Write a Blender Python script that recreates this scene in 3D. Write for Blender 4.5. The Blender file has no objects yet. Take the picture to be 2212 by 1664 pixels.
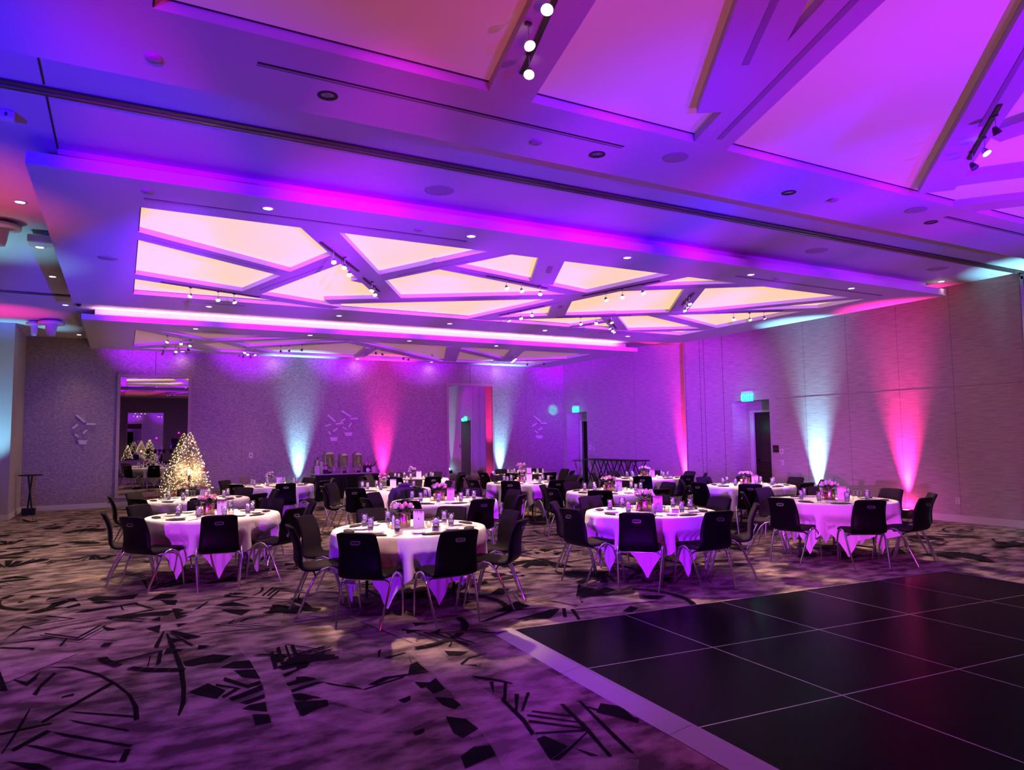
import bpy, bmesh, math, random
from math import pi, sin, cos, radians, atan2, sqrt
from mathutils import Vector, Matrix
random.seed(7)
C = bpy.context.scene.collection
scene = bpy.context.scene

# ------------------------------------------------------------------ camera
F_PX, YAW, PITCH, ROLL, EYE = 1539.6, radians(28.73), radians(4.29), radians(-0.784), 1.7
fw = Vector((sin(YAW)*cos(PITCH), cos(YAW)*cos(PITCH), sin(PITCH)))
rt = Vector((cos(YAW), -sin(YAW), 0.0)); up = rt.cross(fw)
r2 = cos(ROLL)*rt + sin(ROLL)*up; u2 = -sin(ROLL)*rt + cos(ROLL)*up
cam = bpy.data.cameras.new('camera'); cam_o = bpy.data.objects.new('camera', cam); C.objects.link(cam_o)
M = Matrix((r2, u2, -fw)).transposed().to_4x4(); M.translation = (0, 0, EYE); cam_o.matrix_world = M
cam.sensor_width = 36; cam.lens = F_PX/2212*36; cam.clip_start = 0.05; cam.clip_end = 120
scene.camera = cam_o

# ------------------------------------------------------------------ world and exposure
w = bpy.data.worlds.new('world'); scene.world = w; w.use_nodes = True
w.node_tree.nodes['Background'].inputs[0].default_value = (0.25, 0.16, 0.3, 1)
w.node_tree.nodes['Background'].inputs[1].default_value = 0.02
vs = scene.view_settings
vs.view_transform = 'Standard'; vs.look = 'None'; vs.gamma = 1; vs.use_curve_mapping = False; vs.exposure = 0.0
scene.cycles.max_bounces = 6; scene.cycles.diffuse_bounces = 3; scene.cycles.glossy_bounces = 4
scene.cycles.transmission_bounces = 4; scene.cycles.transparent_max_bounces = 8
scene.cycles.caustics_reflective = False; scene.cycles.caustics_refractive = False
scene.cycles.sample_clamp_indirect = 4.0; scene.cycles.use_denoising = True

# ------------------------------------------------------------------ lamps of the room
GRP = 'wash'
def spot(name, loc, aim, col, power, ang=60, blend=1.0, rad=0.05):
    l = bpy.data.lights.new(name, 'SPOT'); o = bpy.data.objects.new(name, l); C.objects.link(o)
    l.color = col; l.energy = power; l.spot_size = radians(ang); l.spot_blend = blend; l.shadow_soft_size = rad
    o.location = loc; o['grp'] = GRP
    o.rotation_euler = (Vector(aim)-Vector(loc)).to_track_quat('-Z', 'Y').to_euler()
    return o
def point(name, loc, col, power, rad=0.05):
    l = bpy.data.lights.new(name, 'POINT'); o = bpy.data.objects.new(name, l); C.objects.link(o)
    l.color = col; l.energy = power; l.shadow_soft_size = rad; o.location = loc; o['grp'] = GRP
    return o
WARM = (1.0, 0.60, 0.34); BLUE = (0.07, 0.0, 1.0); VIOLET = (0.32, 0.0, 1.0); MAGENTA = (0.75, 0.0, 1.0)
CYAN = (0.25, 0.72, 1.0); PINK = (1.0, 0.02, 0.32)
# stage wash lamps behind and beside the photographer, most added to colour the room
WASH = [  # lamp bank, place, aim, cone, colour, power
 ('w0', (-4.5, -0.5, 1.0), (-0.6, 7.0, 4.5), 26, (0.004,0.000,1.000), 8721),
 ('w1', (3.0, -2.6, 1.2), (-0.3, 9.3, 4.3), 13, (0.057,0.000,1.000), 22440),
 ('w1', (3.6, -2.6, 1.2), (-0.3, 12.4, 4.3), 9, (0.057,0.000,1.000), 44880),
 ('w2', (-4.5, -0.5, 1.0), (1.8, 6.6, 4.5), 22, (0.013,0.000,1.000), 3366),
 ('w3', (2.0, -2.6, 1.2), (4.2, 6.8, 4.5), 20, (0.015,0.000,1.000), 5630),
 ('w4', (2.0, -2.6, 1.2), (7.6, 6.6, 4.5), 20, (0.007,0.000,1.000), 12485),
 ('w5', (8.5, -2.6, 1.2), (11.5, 6.6, 4.5), 20, (0.028,0.000,1.000), 2176),
 ('w6', (-4.5, -0.5, 1.0), (0.4, 4.9, 4.3), 26, (0.000,0.000,1.000), 32),
 ('w7', (2.0, -2.6, 1.2), (3.2, 5.0, 4.3), 22, (0.000,0.000,1.000), 1224),
 ('w8', (8.5, -2.6, 1.2), (7.0, 4.9, 4.3), 24, (0.002,0.000,1.000), 7675),
 ('w9', (8.5, -2.6, 1.2), (9.4, 4.3, 4.3), 22, (0.044,0.000,1.000), 4896),
 ('w10', (-1.3, -3.4, 2.3), (0.3, 7.75, 4.34), 10, (0.889,0.000,1.000), 4500),
 ('w10', (0.5, -3.4, 2.3), (2.1, 7.75, 4.34), 10, (0.889,0.000,1.000), 4500),
 ('w11', (2.4, -3.4, 2.3), (3.9, 7.75, 4.34), 10, (0.600,0.000,1.000), 5400),
 ('w11', (4.2, -3.4, 2.3), (5.7, 7.75, 4.34), 10, (0.600,0.000,1.000), 5400),
 ('w11', (6.0, -3.4, 2.3), (7.5, 7.75, 4.34), 10, (0.600,0.000,1.000), 5400),
 ('w12', (7.800000000000001, -3.4, 2.3), (9.3, 7.75, 4.34), 10, (0.487,0.000,1.000), 3360),
 ('w12', (9.6, -3.4, 2.3), (11.1, 7.75, 4.34), 10, (0.487,0.000,1.000), 3360),
 ('w12', (11.2, -3.4, 2.3), (12.7, 7.75, 4.34), 10, (0.487,0.000,1.000), 3360),
 ('w13', (6.0, -0.8, 0.5), (5.8, 2.6, 4.4), 56, (0.293,0.000,1.000), 2281),
 ('w14', (3.5, -0.8, 0.5), (3.4, 3.2, 4.4), 50, (0.696,0.011,1.000), 558),
 ('w15', (0.3, -1.4, 0.5), (1.2, 3.4, 4.4), 56, (1.000,0.000,0.303), 475),
 ('w16', (9.0, 0.3, 0.5), (8.4, 3.4, 4.4), 56, (1.000,0.000,0.974), 809),
 ('w17', (2.0, -2.6, 1.2), (2.5, 10.6, 4.3), 16, (0.245,0.000,1.000), 22093),
 ('w18', (2.0, -2.6, 1.2), (6.0, 10.8, 4.3), 16, (0.378,0.000,1.000), 14688),
 ('w19', (2.0, -2.6, 1.2), (10.5, 10.6, 4.3), 18, (0.942,0.000,1.000), 12230),
 ('w20', (0.3, -3.4, 2.6), (0.6, 17.0, 4.42), 7.0, (0.340,0.000,1.000), 75735),
 ('w20', (1.5, -3.4, 2.6), (3.0, 17.0, 4.42), 7.0, (0.340,0.000,1.000), 75735),
 ('w20', (2.7, -3.4, 2.6), (5.4, 17.0, 4.42), 7.0, (0.340,0.000,1.000), 75735),
 ('w20', (3.9, -3.4, 2.6), (7.8, 17.0, 4.42), 7.0, (0.340,0.000,1.000), 75735),
 ('w20', (5.1, -3.4, 2.6), (10.2, 17.0, 4.42), 7.0, (0.340,0.000,1.000), 75735),
 ('w20', (6.2, -3.4, 2.6), (12.4, 17.0, 4.42), 7.0, (0.340,0.000,1.000), 75735),
 ('w21', (-4.5, -0.6, 1.25), (2.7, 6.8, 0.4), 22, (0.261,0.000,1.000), 2678),
 ('w22', (-3.0, -0.6, 1.25), (5.7, 6.6, 0.4), 17, (0.310,0.006,1.000), 8813),
 ('w23', (-4.0, 0.0, 1.25), (1.1, 9.6, 0.4), 18, (0.565,0.039,1.000), 3825),
 ('w24', (-0.5, -0.6, 1.3), (8.8, 6.5, 0.4), 17, (0.812,0.069,1.000), 5184),
 ('w25', (1.8, -2.2, 2.0), (4.2, 22, 2.6), 20, (0.308,0.000,1.000), 9724),  # added purple fill for the back wall
 ('w26', (1.8, -2.2, 2.0), (9.5, 22, 2.6), 24, (0.441,0.000,1.000), 16320),
 ('w27', (-1.4, -2.2, 1.6), (-1.0, 22, 2.0), 12, (0.021,0.000,1.000), 4570),
 ('w28', (3.4, -2.2, 2.2), (14, 18, 2.8), 20, (0.250,0.004,1.000), 48960),  # added violet fill for the far right wall
 ('w29', (4.0, -1.5, 2.2), (14, 12.5, 3.0), 26, (0.517,0.026,1.000), 4641),
 ('w30', (7.0, 0.5, 2.2), (14, 8.4, 2.4), 54, (1.000,0.146,0.195), 444),  # warm fill added for the near right wall
 ('w31', (3.0, -2.5, 2.3), (4.0, 4.0, 0), 90, (1.000,0.000,0.189), 252),  # unseen fill added over the floor
]
for bank, lo, ai, an, co, po in WASH:
    spot('wash_fill_lamp', lo, ai, co, po, an, 1.0, 0.03)['grp'] = bank
GRP = 'track'
# table spots in the track heads, each aimed at one table
TABLES = [(1.08,10.08),(2.73,7.3),(5.87,7.13),(8.95,6.8),(1.14,13.04),(2.92,16.0),(4.53,13.28),(4.38,10.2),(6.23,16.3),(7.57,13.3),(9.18,16.09),(7.5,10.09),(10.58,12.9),(10.37,9.69)]
SPOTS = [(2.47,9.49),(2.69,9.73),(5.40,9.99),(11.17,10.7),(1.39,12.9),(2.89,20.31),(3.51,11.07),(3.65,11.37),(6.94,12.77),(7.03,12.42),(10.52,18.96),(7.57,9.78),(9.95,13.21),(9.29,10.05)]
POW = [150,190,230,270,115,300,130,125,200,160,210,140,150,150]
for (tx, ty), (sx, sy), pw in zip(TABLES, SPOTS, POW):
    GRP = 'track%d' % (TABLES.index((tx, ty)) in (3, 9, 12, 13)); spot('track_lamp', (sx, sy, 4.06), (tx, ty, 0.76), (1, .60, .36), pw*8.2*(.75 if (tx, ty) in (TABLES[3], TABLES[9], TABLES[12], TABLES[13]) else 1), 31, 0.6, 0.04)
spot('track_lamp', (2.33, 3.95, 4.06), (2.73, 7.3, 0.76), (1, .60, .36), 420, 34, 0.8, 0.04)
GRP = 'fl'
spot('track_lamp', (1.66, 13.0, 4.06), (-0.6, 14.0, 0.0), (1, .7, .42), 420, 60, 1.0, 0.04)
spot('track_lamp', (1.39, 12.9, 4.06), (-0.8, 10.2, 0.0), (1, .7, .42), 420, 56, 1.0, 0.04)
spot('track_lamp', (5.4, 9.99, 4.06), (4.3, 8.7, 0.0), (1, .7, .42), 260, 56, 1.0, 0.04)
spot('track_lamp', (11.53, 10.6, 4.06), (11.2, 7.4, 0.0), (1, .6, .42), 300, 60, 1.0, 0.04)
GRP = 'down'
# recessed downlights
DL1 = [(1.36+2.48*i, 8.03) for i in range(5)]; DL2 = [(1.40+2.48*i, 14.45) for i in range(5)]
DL3 = [(1.42+2.55*i, 17.42) for i in range(4)]; DL4 = [(1.46+2.51*i, 21.95) for i in range(5)]
DLL = [(-1.1, 9.87), (-1.09, 12.05), (-1.08, 14.1), (-1.06, 16.9), (-1.02, 21.4)]
for x, y in DL1+DL2+DL3: spot('downlight_lamp', (x, y, 4.24), (x, y, 0), WARM, 110, 85, 1.0, 0.04)
GRP = 'dl4'
for x, y in DL4: spot('downlight_lamp', (x, y, 4.24), (x, y+0.02, 0), WARM, 5, 150, 1.0, 0.04)
GRP = 'down'
for x, y in DLL: spot('downlight_lamp', (x, y, 4.50), (x-.1, y, 0), WARM, 70, 80, 1.0, 0.04)
spot('downlight_lamp', (13.43, 7.69, 4.50), (13.0, 7.69, 0), WARM, 40, 70, 1.0, 0.04)
for x, y in [(-3.6, 9.9), (-3.6, 12.0), (-3.6, 14.1), (-3.2, 18.2)]: spot('downlight_lamp', (x, y, 4.50), (x, y, 0), (1, .7, .38), 150, 80, 1.0, 0.04)
GRP = 'up'
# uplights standing on the floor along the walls
UPL = [('back', 4.72, 22.02, CYAN, 1.0), ('back', 7.38, 22.02, PINK, 1.0), ('back', 11.62, 22.02, CYAN, 1.0),
       ('right', 14.19, 15.75, PINK, 1.4), ('right', 13.89, 11.03, CYAN, 1.5), ('right', 13.89, 8.92, PINK, 1.5), ('right', 13.89, 6.15, CYAN, 1.5)]
for wl, x, y, col, k in UPL:
    dx, dy = ((0, .10) if wl == 'back' else (.10, 0))
    kk = k*(1.0 if col is CYAN else 1.1)
    spot('uplight_lamp', (x, y, 0.20), (x+dx*1.3, y+dy*1.3, 2.0), col, 1100*kk, 22, 0.8, 0.03)
    spot('uplight_lamp', (x, y, 0.20), (x+dx*.3, y+dy*.3, 4.2), col, 2300*kk, 36, 1.0, 0.03)
    point('uplight_lamp', (x-dx*.2, y-dy*.2, 0.23), col, 5*kk, 0.03)
GRP = 'left'
for x, y, col, p, ay in [(-3.6, 9.4, (1,.08,.12), 900, 9.4), (-3.8, 11.9, CYAN, 1000, 11.9), (-4.0, 17.8, PINK, 1500, 18.2), (-2.62, 19.3, CYAN, 900, 20.2), (-2.75, 19.66, CYAN, 260, 19.8)]:
    spot('uplight_lamp', (x, y, 0.24), (x+(1.6 if y < 18 else .6 if y < 19.5 else -.1), ay, 4.5), col, p, 42 if y < 17 else 30, 1.0, 0.05)
GRP = 'cove'
# warm strip lamp in the cove above the far ceiling tray
a = bpy.data.lights.new('cove_lamp', 'AREA'); a.shape = 'RECTANGLE'; a.size = 13.6; a.size_y = 0.04; a.energy = 75; a.color = (1, .42, .62)
ao = bpy.data.objects.new('cove_lamp', a); C.objects.link(ao); ao['grp'] = 'cove'; ao.location = (6.25, 17.06, 4.405); ao.rotation_euler = (radians(180), 0, 0)
GRP = 'misc'
# glow of the light strings in the trees
point('tree_lamp', (1.62, 20.55, 1.0), (1, .62, .30), 60, 0.06)

# ------------------------------------------------------------------ materials
def mat(name, col=(.5,.5,.5), rough=.6, metal=0.0, emis=None, es=0.0, bump=None, var=None, spec=.5, trans=0.0, ior=1.45, sheen=0.0, coat=0.0):
    m = bpy.data.materials.new(name); m.use_nodes = True; nt = m.node_tree; b = nt.nodes['Principled BSDF']
    b.inputs['Base Color'].default_value = (*col, 1); b.inputs['Roughness'].default_value = rough
    b.inputs['Metallic'].default_value = metal; b.inputs['Specular IOR Level'].default_value = spec
    b.inputs['Transmission Weight'].default_value = trans; b.inputs['IOR'].default_value = ior
    b.inputs['Sheen Weight'].default_value = sheen; b.inputs['Coat Weight'].default_value = coat
    if emis: b.inputs['Emission Color'].default_value = (*emis, 1); b.inputs['Emission Strength'].default_value = es
    if bump or var:
        tc = nt.nodes.new('ShaderNodeTexCoord'); mp = nt.nodes.new('ShaderNodeMapping')
        sc = (bump or var)[0]; sc = sc if isinstance(sc, tuple) else (sc, sc, sc)
        mp.inputs['Scale'].default_value = sc; nt.links.new(tc.outputs['Object'], mp.inputs['Vector'])
        nz = nt.nodes.new('ShaderNodeTexNoise'); nz.inputs['Scale'].default_value = 1; nz.inputs['Detail'].default_value = 4
        nt.links.new(mp.outputs[0], nz.inputs['Vector'])
        if bump:
            bp = nt.nodes.new('ShaderNodeBump'); bp.inputs['Strength'].default_value = bump[1]; bp.inputs['Distance'].default_value = bump[2]
            nt.links.new(nz.outputs['Fac'], bp.inputs['Height']); nt.links.new(bp.outputs[0], b.inputs['Normal'])
        if var:
            cr = nt.nodes.new('ShaderNodeValToRGB'); cr.color_ramp.elements[0].position = .3; cr.color_ramp.elements[1].position = .7
            cr.color_ramp.elements[0].color = (*[c*var[1] for c in col], 1); cr.color_ramp.elements[1].color = (*[min(1, c*var[2]) for c in col], 1)
            nt.links.new(nz.outputs['Fac'], cr.inputs[0]); nt.links.new(cr.outputs[0], b.inputs['Base Color'])
    return m

M_ceil = mat('painted_ceiling', (.56,.55,.58), .55)
M_panel1 = mat('lit_stretch_panel', (.72,.62,.5), .5, emis=(1.0,.68,.30), es=.86)
M_panel2 = mat('dim_stretch_panel', (.6,.5,.46), .5, emis=(1.0,.5,.34), es=.20)
M_panel0 = mat('unlit_panel_painted_glow', (.82,.7,.66), .5, emis=(1.0,.35,.2), es=.10)  # unlit fabric; warm light falling on it is put in as faint emission
M_trim = mat('white_trim', (.66,.64,.62), .5)
M_dark = mat('dark_gap', (.012,.01,.012), .6)
M_track = mat('bronze_track', (.06,.045,.04), .45, .4)
M_chrome = mat('chrome', (.92,.92,.94), .09, 1.0)
M_steel = mat('brushed_steel', (.62,.62,.64), .28, 1.0)
M_blackpl = mat('black_plastic', (.003,.003,.003), .48, spec=.12)
M_blackfab = mat('charcoal_fabric', (.030,.026,.025), .95, bump=(420, .4, .002), spec=.1)
M_cloth = mat('white_cloth', (.80,.78,.76), .85, bump=(16, .25, .02), sheen=.1)
M_napkin = mat('black_napkin', (.012,.011,.012), .9, bump=(60, .5, .004))
M_china = mat('white_china', (.82,.8,.78), .2)
M_waterglass = None
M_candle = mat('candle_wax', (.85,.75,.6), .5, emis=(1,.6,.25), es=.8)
M_flame = mat('flame', (1,.8,.4), .5, emis=(1,.62,.22), es=30)
M_gold = mat('gold_metal', (.85,.62,.38), .22, 1.0)
M_acryl = mat('frosted_acrylic', (.86,.84,.9), .35, spec=.5)
M_drip = mat('gold_drip', (.16,.09,.07), .4, .5)
M_rose_w = mat('ivory_petals', (.85,.78,.68), .7)
M_rose_p = mat('pink_petals', (.82,.45,.48), .7)
M_leaf = mat('green_leaves', (.035,.06,.022), .7, var=(30,.5,1.6))
M_wood_d = mat('dark_walnut_door', (.032,.016,.013), .45, var=((3,3,60),.7,1.3))
M_beige = mat('mirror_frame_paint', (.46,.36,.33), .5)
M_lens = mat('warm_lamp_lens', (1,1,1), .3, emis=(1,.86,.7), es=14)
M_lens_o = mat('lamp_lens_off', (.25,.25,.27), .15, .6)
M_white = mat('white_plastic', (.72,.7,.68), .45)
M_grey = mat('grey_plastic', (.30,.29,.30), .5)
M_black = mat('black_paint', (.008,.008,.009), .5)
M_blackcl = mat('black_table_skirt', (.010,.009,.011), .85)
M_alu = mat('aluminium_edge', (.42,.38,.40), .5, .15)
M_line = mat('silver_seam', (.5,.46,.48), .35, .7)
M_floor_b = mat('gloss_black_panel', (.006,.005,.006), .26, spec=.5, ior=1.055, bump=(2.5,.02,.02))
M_green = mat('exit_green', (.02,.5,.3), .5, emis=(.02,1,.42), es=1.6)
M_greenw = mat('exit_letters', (.3,.9,.9), .5, emis=(.12,.95,1.0), es=1.3)
M_up_c = mat('uplight_lens_blue', (1,1,1), .3, emis=(.35,.8,1), es=12)
M_up_p = mat('uplight_lens_pink', (1,1,1), .3, emis=(1,.1,.7), es=12)
M_fairy = mat('fairy_light', (1,.9,.7), .5, emis=(1,.74,.38), es=9)
M_flock = mat('flocked_needles', (.80,.72,.56), .8, var=(9,.45,1.25))
M_redball = mat('red_ornament', (.42,.02,.03), .3, .3)
M_goldball = mat('bronze_ornament', (.32,.22,.12), .3, .6)
M_silverball = mat('grey_ornament', (.35,.33,.32), .3, .6)
M_screen = mat('lit_screen', (.6,.9,.9), .4, emis=(.3,.8,.9), es=1.0)
M_redcap = mat('red_carton', (.45,.05,.06), .6)
M_jacket = mat('grey_jacket', (.10,.095,.12), .9, bump=(40,.6,.01))

def grasscloth(name, base, spark=False, seams=None):
    m = mat(name, base, .7); nt = m.node_tree; b = nt.nodes['Principled BSDF']; L = nt.links
    tc = nt.nodes.new('ShaderNodeTexCoord')
    def noise(sc, det, rough=.6):
        mp = nt.nodes.new('ShaderNodeMapping'); mp.inputs['Scale'].default_value = sc; L.new(tc.outputs['Object'], mp.inputs[0])
        n = nt.nodes.new('ShaderNodeTexNoise'); n.inputs['Scale'].default_value = 1; n.inputs['Detail'].default_value = det; n.inputs['Roughness'].default_value = rough
        L.new(mp.outputs[0], n.inputs[0]); return n
    n1 = noise((3.5, 3.5, 42), 5) if not spark else noise((14, 14, 40), 6, .75)
    cr = nt.nodes.new('ShaderNodeValToRGB'); e = cr.color_ramp.elements
    e[0].position = .30; e[1].position = .70
    k0, k1 = (.74, 1.16) if not spark else (.45, 1.5)
    e[0].color = (*[c*k0 for c in base], 1); e[1].color = (*[c*k1 for c in base], 1)
    L.new(n1.outputs['Fac'], cr.inputs[0]); L.new(cr.outputs[0], b.inputs['Base Color'])
    bp = nt.nodes.new('ShaderNodeBump'); bp.inputs['Strength'].default_value = .2 if not spark else .6; bp.inputs['Distance'].default_value = .006
    L.new(n1.outputs['Fac'], bp.inputs['Height']); L.new(bp.outputs[0], b.inputs['Normal'])
    if spark:
        b.inputs['Roughness'].default_value = .42
    return m
M_wall_r = grasscloth('grasscloth_taupe', (.50,.42,.40))
M_wall_b = grasscloth('cork_vinyl', (.36,.29,.29), True)
M_wall_p = mat('painted_wall', (.42,.40,.40), .6)

# carpet: cloudy taupe pile, with printed shards as extra faces of the same floor mesh
def carpet(name, lo, hi, fleck=0.0):
    m = mat(name, lo, .95); nt = m.node_tree; b = nt.nodes['Principled BSDF']; L = nt.links
    tc = nt.nodes.new('ShaderNodeTexCoord')
    def nz(s, d, vec=(1,1,1)):
        mp = nt.nodes.new('ShaderNodeMapping'); mp.inputs['Scale'].default_value = vec; L.new(tc.outputs['Object'], mp.inputs[0])
        n = nt.nodes.new('ShaderNodeTexNoise'); n.inputs['Scale'].default_value = s; n.inputs['Detail'].default_value = d; L.new(mp.outputs[0], n.inputs[0]); return n
    n1 = nz(3.4, 6, (1, 1.6, 1)); n2 = nz(210, 2)
    cr = nt.nodes.new('ShaderNodeValToRGB'); e = cr.color_ramp.elements; e[0].position = .40; e[1].position = .62
    e[0].color = (*lo, 1); e[1].color = (*hi, 1); L.new(n1.outputs['Fac'], cr.inputs[0])
    mx = nt.nodes.new('ShaderNodeMixRGB'); mx.blend_type = 'MULTIPLY'; mx.inputs[0].default_value = .8
    c2 = nt.nodes.new('ShaderNodeValToRGB'); f = c2.color_ramp.elements; f[0].position = .3; f[1].position = .62; f[0].color = (.45,.45,.45,1); f[1].color = (1,1,1,1)
    L.new(n2.outputs['Fac'], c2.inputs[0]); L.new(cr.outputs[0], mx.inputs[1]); L.new(c2.outputs[0], mx.inputs[2]); L.new(mx.outputs[0], b.inputs['Base Color'])
    bp = nt.nodes.new('ShaderNodeBump'); bp.inputs['Strength'].default_value = .5; bp.inputs['Distance'].default_value = .004
    L.new(n2.outputs['Fac'], bp.inputs['Height']); L.new(bp.outputs[0], b.inputs['Normal'])
    b.inputs['Specular IOR Level'].default_value = .1
    return m
M_carpet = carpet('carpet_pile', (.13,.098,.082), (.52,.41,.35))
M_carpet_d = carpet('carpet_black_print', (.006,.005,.005), (.016,.013,.013))
M_carpet_l = carpet('carpet_light_print', (.24,.185,.16), (.58,.46,.40))

def thin_glass(name, tint=(.97,.98,.99), k=.03):
    m = bpy.data.materials.new(name); m.use_nodes = True; nt = m.node_tree; nt.nodes.clear()
    o = nt.nodes.new('ShaderNodeOutputMaterial'); t = nt.nodes.new('ShaderNodeBsdfTransparent'); g = nt.nodes.new('ShaderNodeBsdfGlossy')
    g.inputs['Roughness'].default_value = .06; t.inputs[0].default_value = (*tint, 1)
    fr = nt.nodes.new('ShaderNodeLayerWeight'); fr.inputs[0].default_value = .12
    ad = nt.nodes.new('ShaderNodeMath'); ad.operation = 'ADD'; ad.inputs[1].default_value = k; nt.links.new(fr.outputs['Facing'], ad.inputs[0])
    mx = nt.nodes.new('ShaderNodeMixShader'); nt.links.new(ad.outputs[0], mx.inputs[0]); nt.links.new(t.outputs[0], mx.inputs[1]); nt.links.new(g.outputs[0], mx.inputs[2])
    nt.links.new(mx.outputs[0], o.inputs[0]); return m
M_glass = thin_glass('clear_glass')
M_water = mat('water', (.95,.97,1.0), .02, trans=1.0, ior=1.33)
M_ice = mat('ice_cubes', (.88,.87,.86), .35)
def mirror_mat():
    m = bpy.data.materials.new('mirror_silver'); m.use_nodes = True; nt = m.node_tree; b = nt.nodes['Principled BSDF']
    b.inputs['Metallic'].default_value = 1; b.inputs['Roughness'].default_value = .002; b.inputs['Base Color'].default_value = (.72,.71,.74,1)
    return m
M_mirror = mirror_mat()

# ------------------------------------------------------------------ mesh helpers
class MB:
    def __init__(s): s.v = []; s.f = []; s.m = []; s.sm = []
    def add(s, vs, fs, mi=0, smooth=False, T=None):
        k = len(s.v)
        s.v += [tuple(T @ Vector(p)) for p in vs] if T is not None else [tuple(p) for p in vs]
        s.f += [tuple(i+k for i in f) for f in fs]; s.m += [mi]*len(fs); s.sm += [smooth]*len(fs); return s
    def box(s, x0, y0, z0, x1, y1, z1, mi=0, T=None):
        vs = [(x0,y0,z0),(x1,y0,z0),(x1,y1,z0),(x0,y1,z0),(x0,y0,z1),(x1,y0,z1),(x1,y1,z1),(x0,y1,z1)]
        return s.add(vs, [(3,2,1,0),(4,5,6,7),(0,1,5,4),(1,2,6,5),(2,3,7,6),(3,0,4,7)], mi, False, T)
    def rbox(s, x0, y0, z0, x1, y1, z1, b=.01, mi=0, T=None):   # box with chamfered edges
        bm = bmesh.new(); bmesh.ops.create_cube(bm, size=1)
        for v in bm.verts: v.co = Vector((x0+(v.co.x+.5)*(x1-x0), y0+(v.co.y+.5)*(y1-y0), z0+(v.co.z+.5)*(z1-z0)))
        bmesh.ops.bevel(bm, geom=list(bm.edges)+list(bm.verts), offset=b, segments=2, profile=.5, affect='EDGES')
        bm.verts.ensure_lookup_table(); bm.verts.index_update()
        s.add([v.co.copy() for v in bm.verts], [tuple(v.index for v in f.verts) for f in bm.faces], mi, False, T); bm.free(); return s
    def prism(s, poly, z0, z1, mi=0, T=None):
        n = len(poly); vs = [(x,y,z0) for x,y in poly]+[(x,y,z1) for x,y in poly]
        fs = [tuple(range(n-1,-1,-1)), tuple(range(n,2*n))]+[(i,(i+1)%n,n+(i+1)%n,n+i) for i in range(n)]
        return s.add(vs, fs, mi, False, T)
    def tube(s, pts, r, n=8, mi=0, caps=True, T=None, closed=False):
        P = [Vector(p) for p in pts]; R = r if isinstance(r, (list,tuple)) else [r]*len(P); vs = []; fs = []; N = len(P)
        pu = None
        for i, p in enumerate(P):
            if closed: d = P[(i+1)%N]-P[i-1]
            else: d = (P[min(i+1,N-1)]-P[max(i-1,0)])
            d.normalize()
            if pu is None:
                a = Vector((0,0,1)) if abs(d.z) < .9 else Vector((1,0,0)); u = d.cross(a).normalized()
            else: u = (pu - d*pu.dot(d)).normalized()
            pu = u; q = d.cross(u)
            for k in range(n):
                t = 2*pi*k/n; vs.append(p + (u*cos(t)+q*sin(t))*R[i])
        for i in range(N if closed else N-1):
            j = (i+1) % N
            for k in range(n): fs.append((i*n+k, i*n+(k+1)%n, j*n+(k+1)%n, j*n+k))
        s.add(vs, fs, mi, True, T)
        if caps and not closed: s.add(vs[:n], [tuple(range(n-1,-1,-1))], mi, False, T); s.add(vs[-n:], [tuple(range(n))], mi, False, T)
        return s
    def lathe(s, prof, n=20, mi=0, T=None, c=(0,0)):
        vs = []; fs = []
        for r, z in prof:
            for k in range(n):
                t = 2*pi*k/n; vs.append((c[0]+r*cos(t), c[1]+r*sin(t), z))
        for i in range(len(prof)-1):
            for k in range(n): fs.append((i*n+k, i*n+(k+1)%n, (i+1)*n+(k+1)%n, (i+1)*n+k))
        return s.add(vs, fs, mi, True, T)
    def ball(s, c, r, n=10, mi=0, sz=1.0, T=None):
        m = n//2; prof = [(max(1e-4, r*sin(pi*i/m)), c[2]-r*sz*cos(pi*i/m)) for i in range(m+1)]
        return s.lathe(prof, n, mi, T, (c[0], c[1]))
    def build(s, name, mats, parent=None, loc=None, rz=0, coll=True):
        me = bpy.data.meshes.new(name); me.from_pydata(s.v, [], s.f)
        for m in (mats if isinstance(mats, (list,tuple)) else [mats]): me.materials.append(m)
        me.polygons.foreach_set('material_index', s.m); me.polygons.foreach_set('use_smooth', s.sm); me.update()
        o = bpy.data.objects.new(name, me); C.objects.link(o)
        if parent: o.parent = parent
        if loc: o.location = loc
        if rz: o.rotation_euler = (0,0,rz)
        return o
def tag(o, label, cat, group=None, kind=None):
    if label: o['label'] = label
    if cat: o['category'] = cat
    if group: o['group'] = group
    if kind: o['kind'] = kind
    return o
def thing(name, label, cat, loc=(0,0,0), rz=0, group=None):
    o = bpy.data.objects.new(name, None); C.objects.link(o); o.location = loc; o.rotation_euler = (0,0,rz); o.empty_display_size = .1
    return tag(o, label, cat, group)
def dup(root, loc, rz=0, label=None, group=None):
    def cp(o, par):
        c = o.copy(); C.objects.link(c); c.parent = par
        for ch in KIDS.get(o.name, []): cp(ch, c)
        return c
    r = cp(root, None); r.location = loc; r.rotation_euler = (0,0,rz)
    if label: r['label'] = label
    if group: r['group'] = group
    return r
KIDS = {}
def kids(o):
    KIDS[o.name] = [c for c in C.objects if c.parent == o]
    for c in KIDS[o.name]: kids(c)
def struct(o): o['kind'] = 'structure'; return o
def rot(a): return Matrix.Rotation(a, 4, 'Z')
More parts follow.
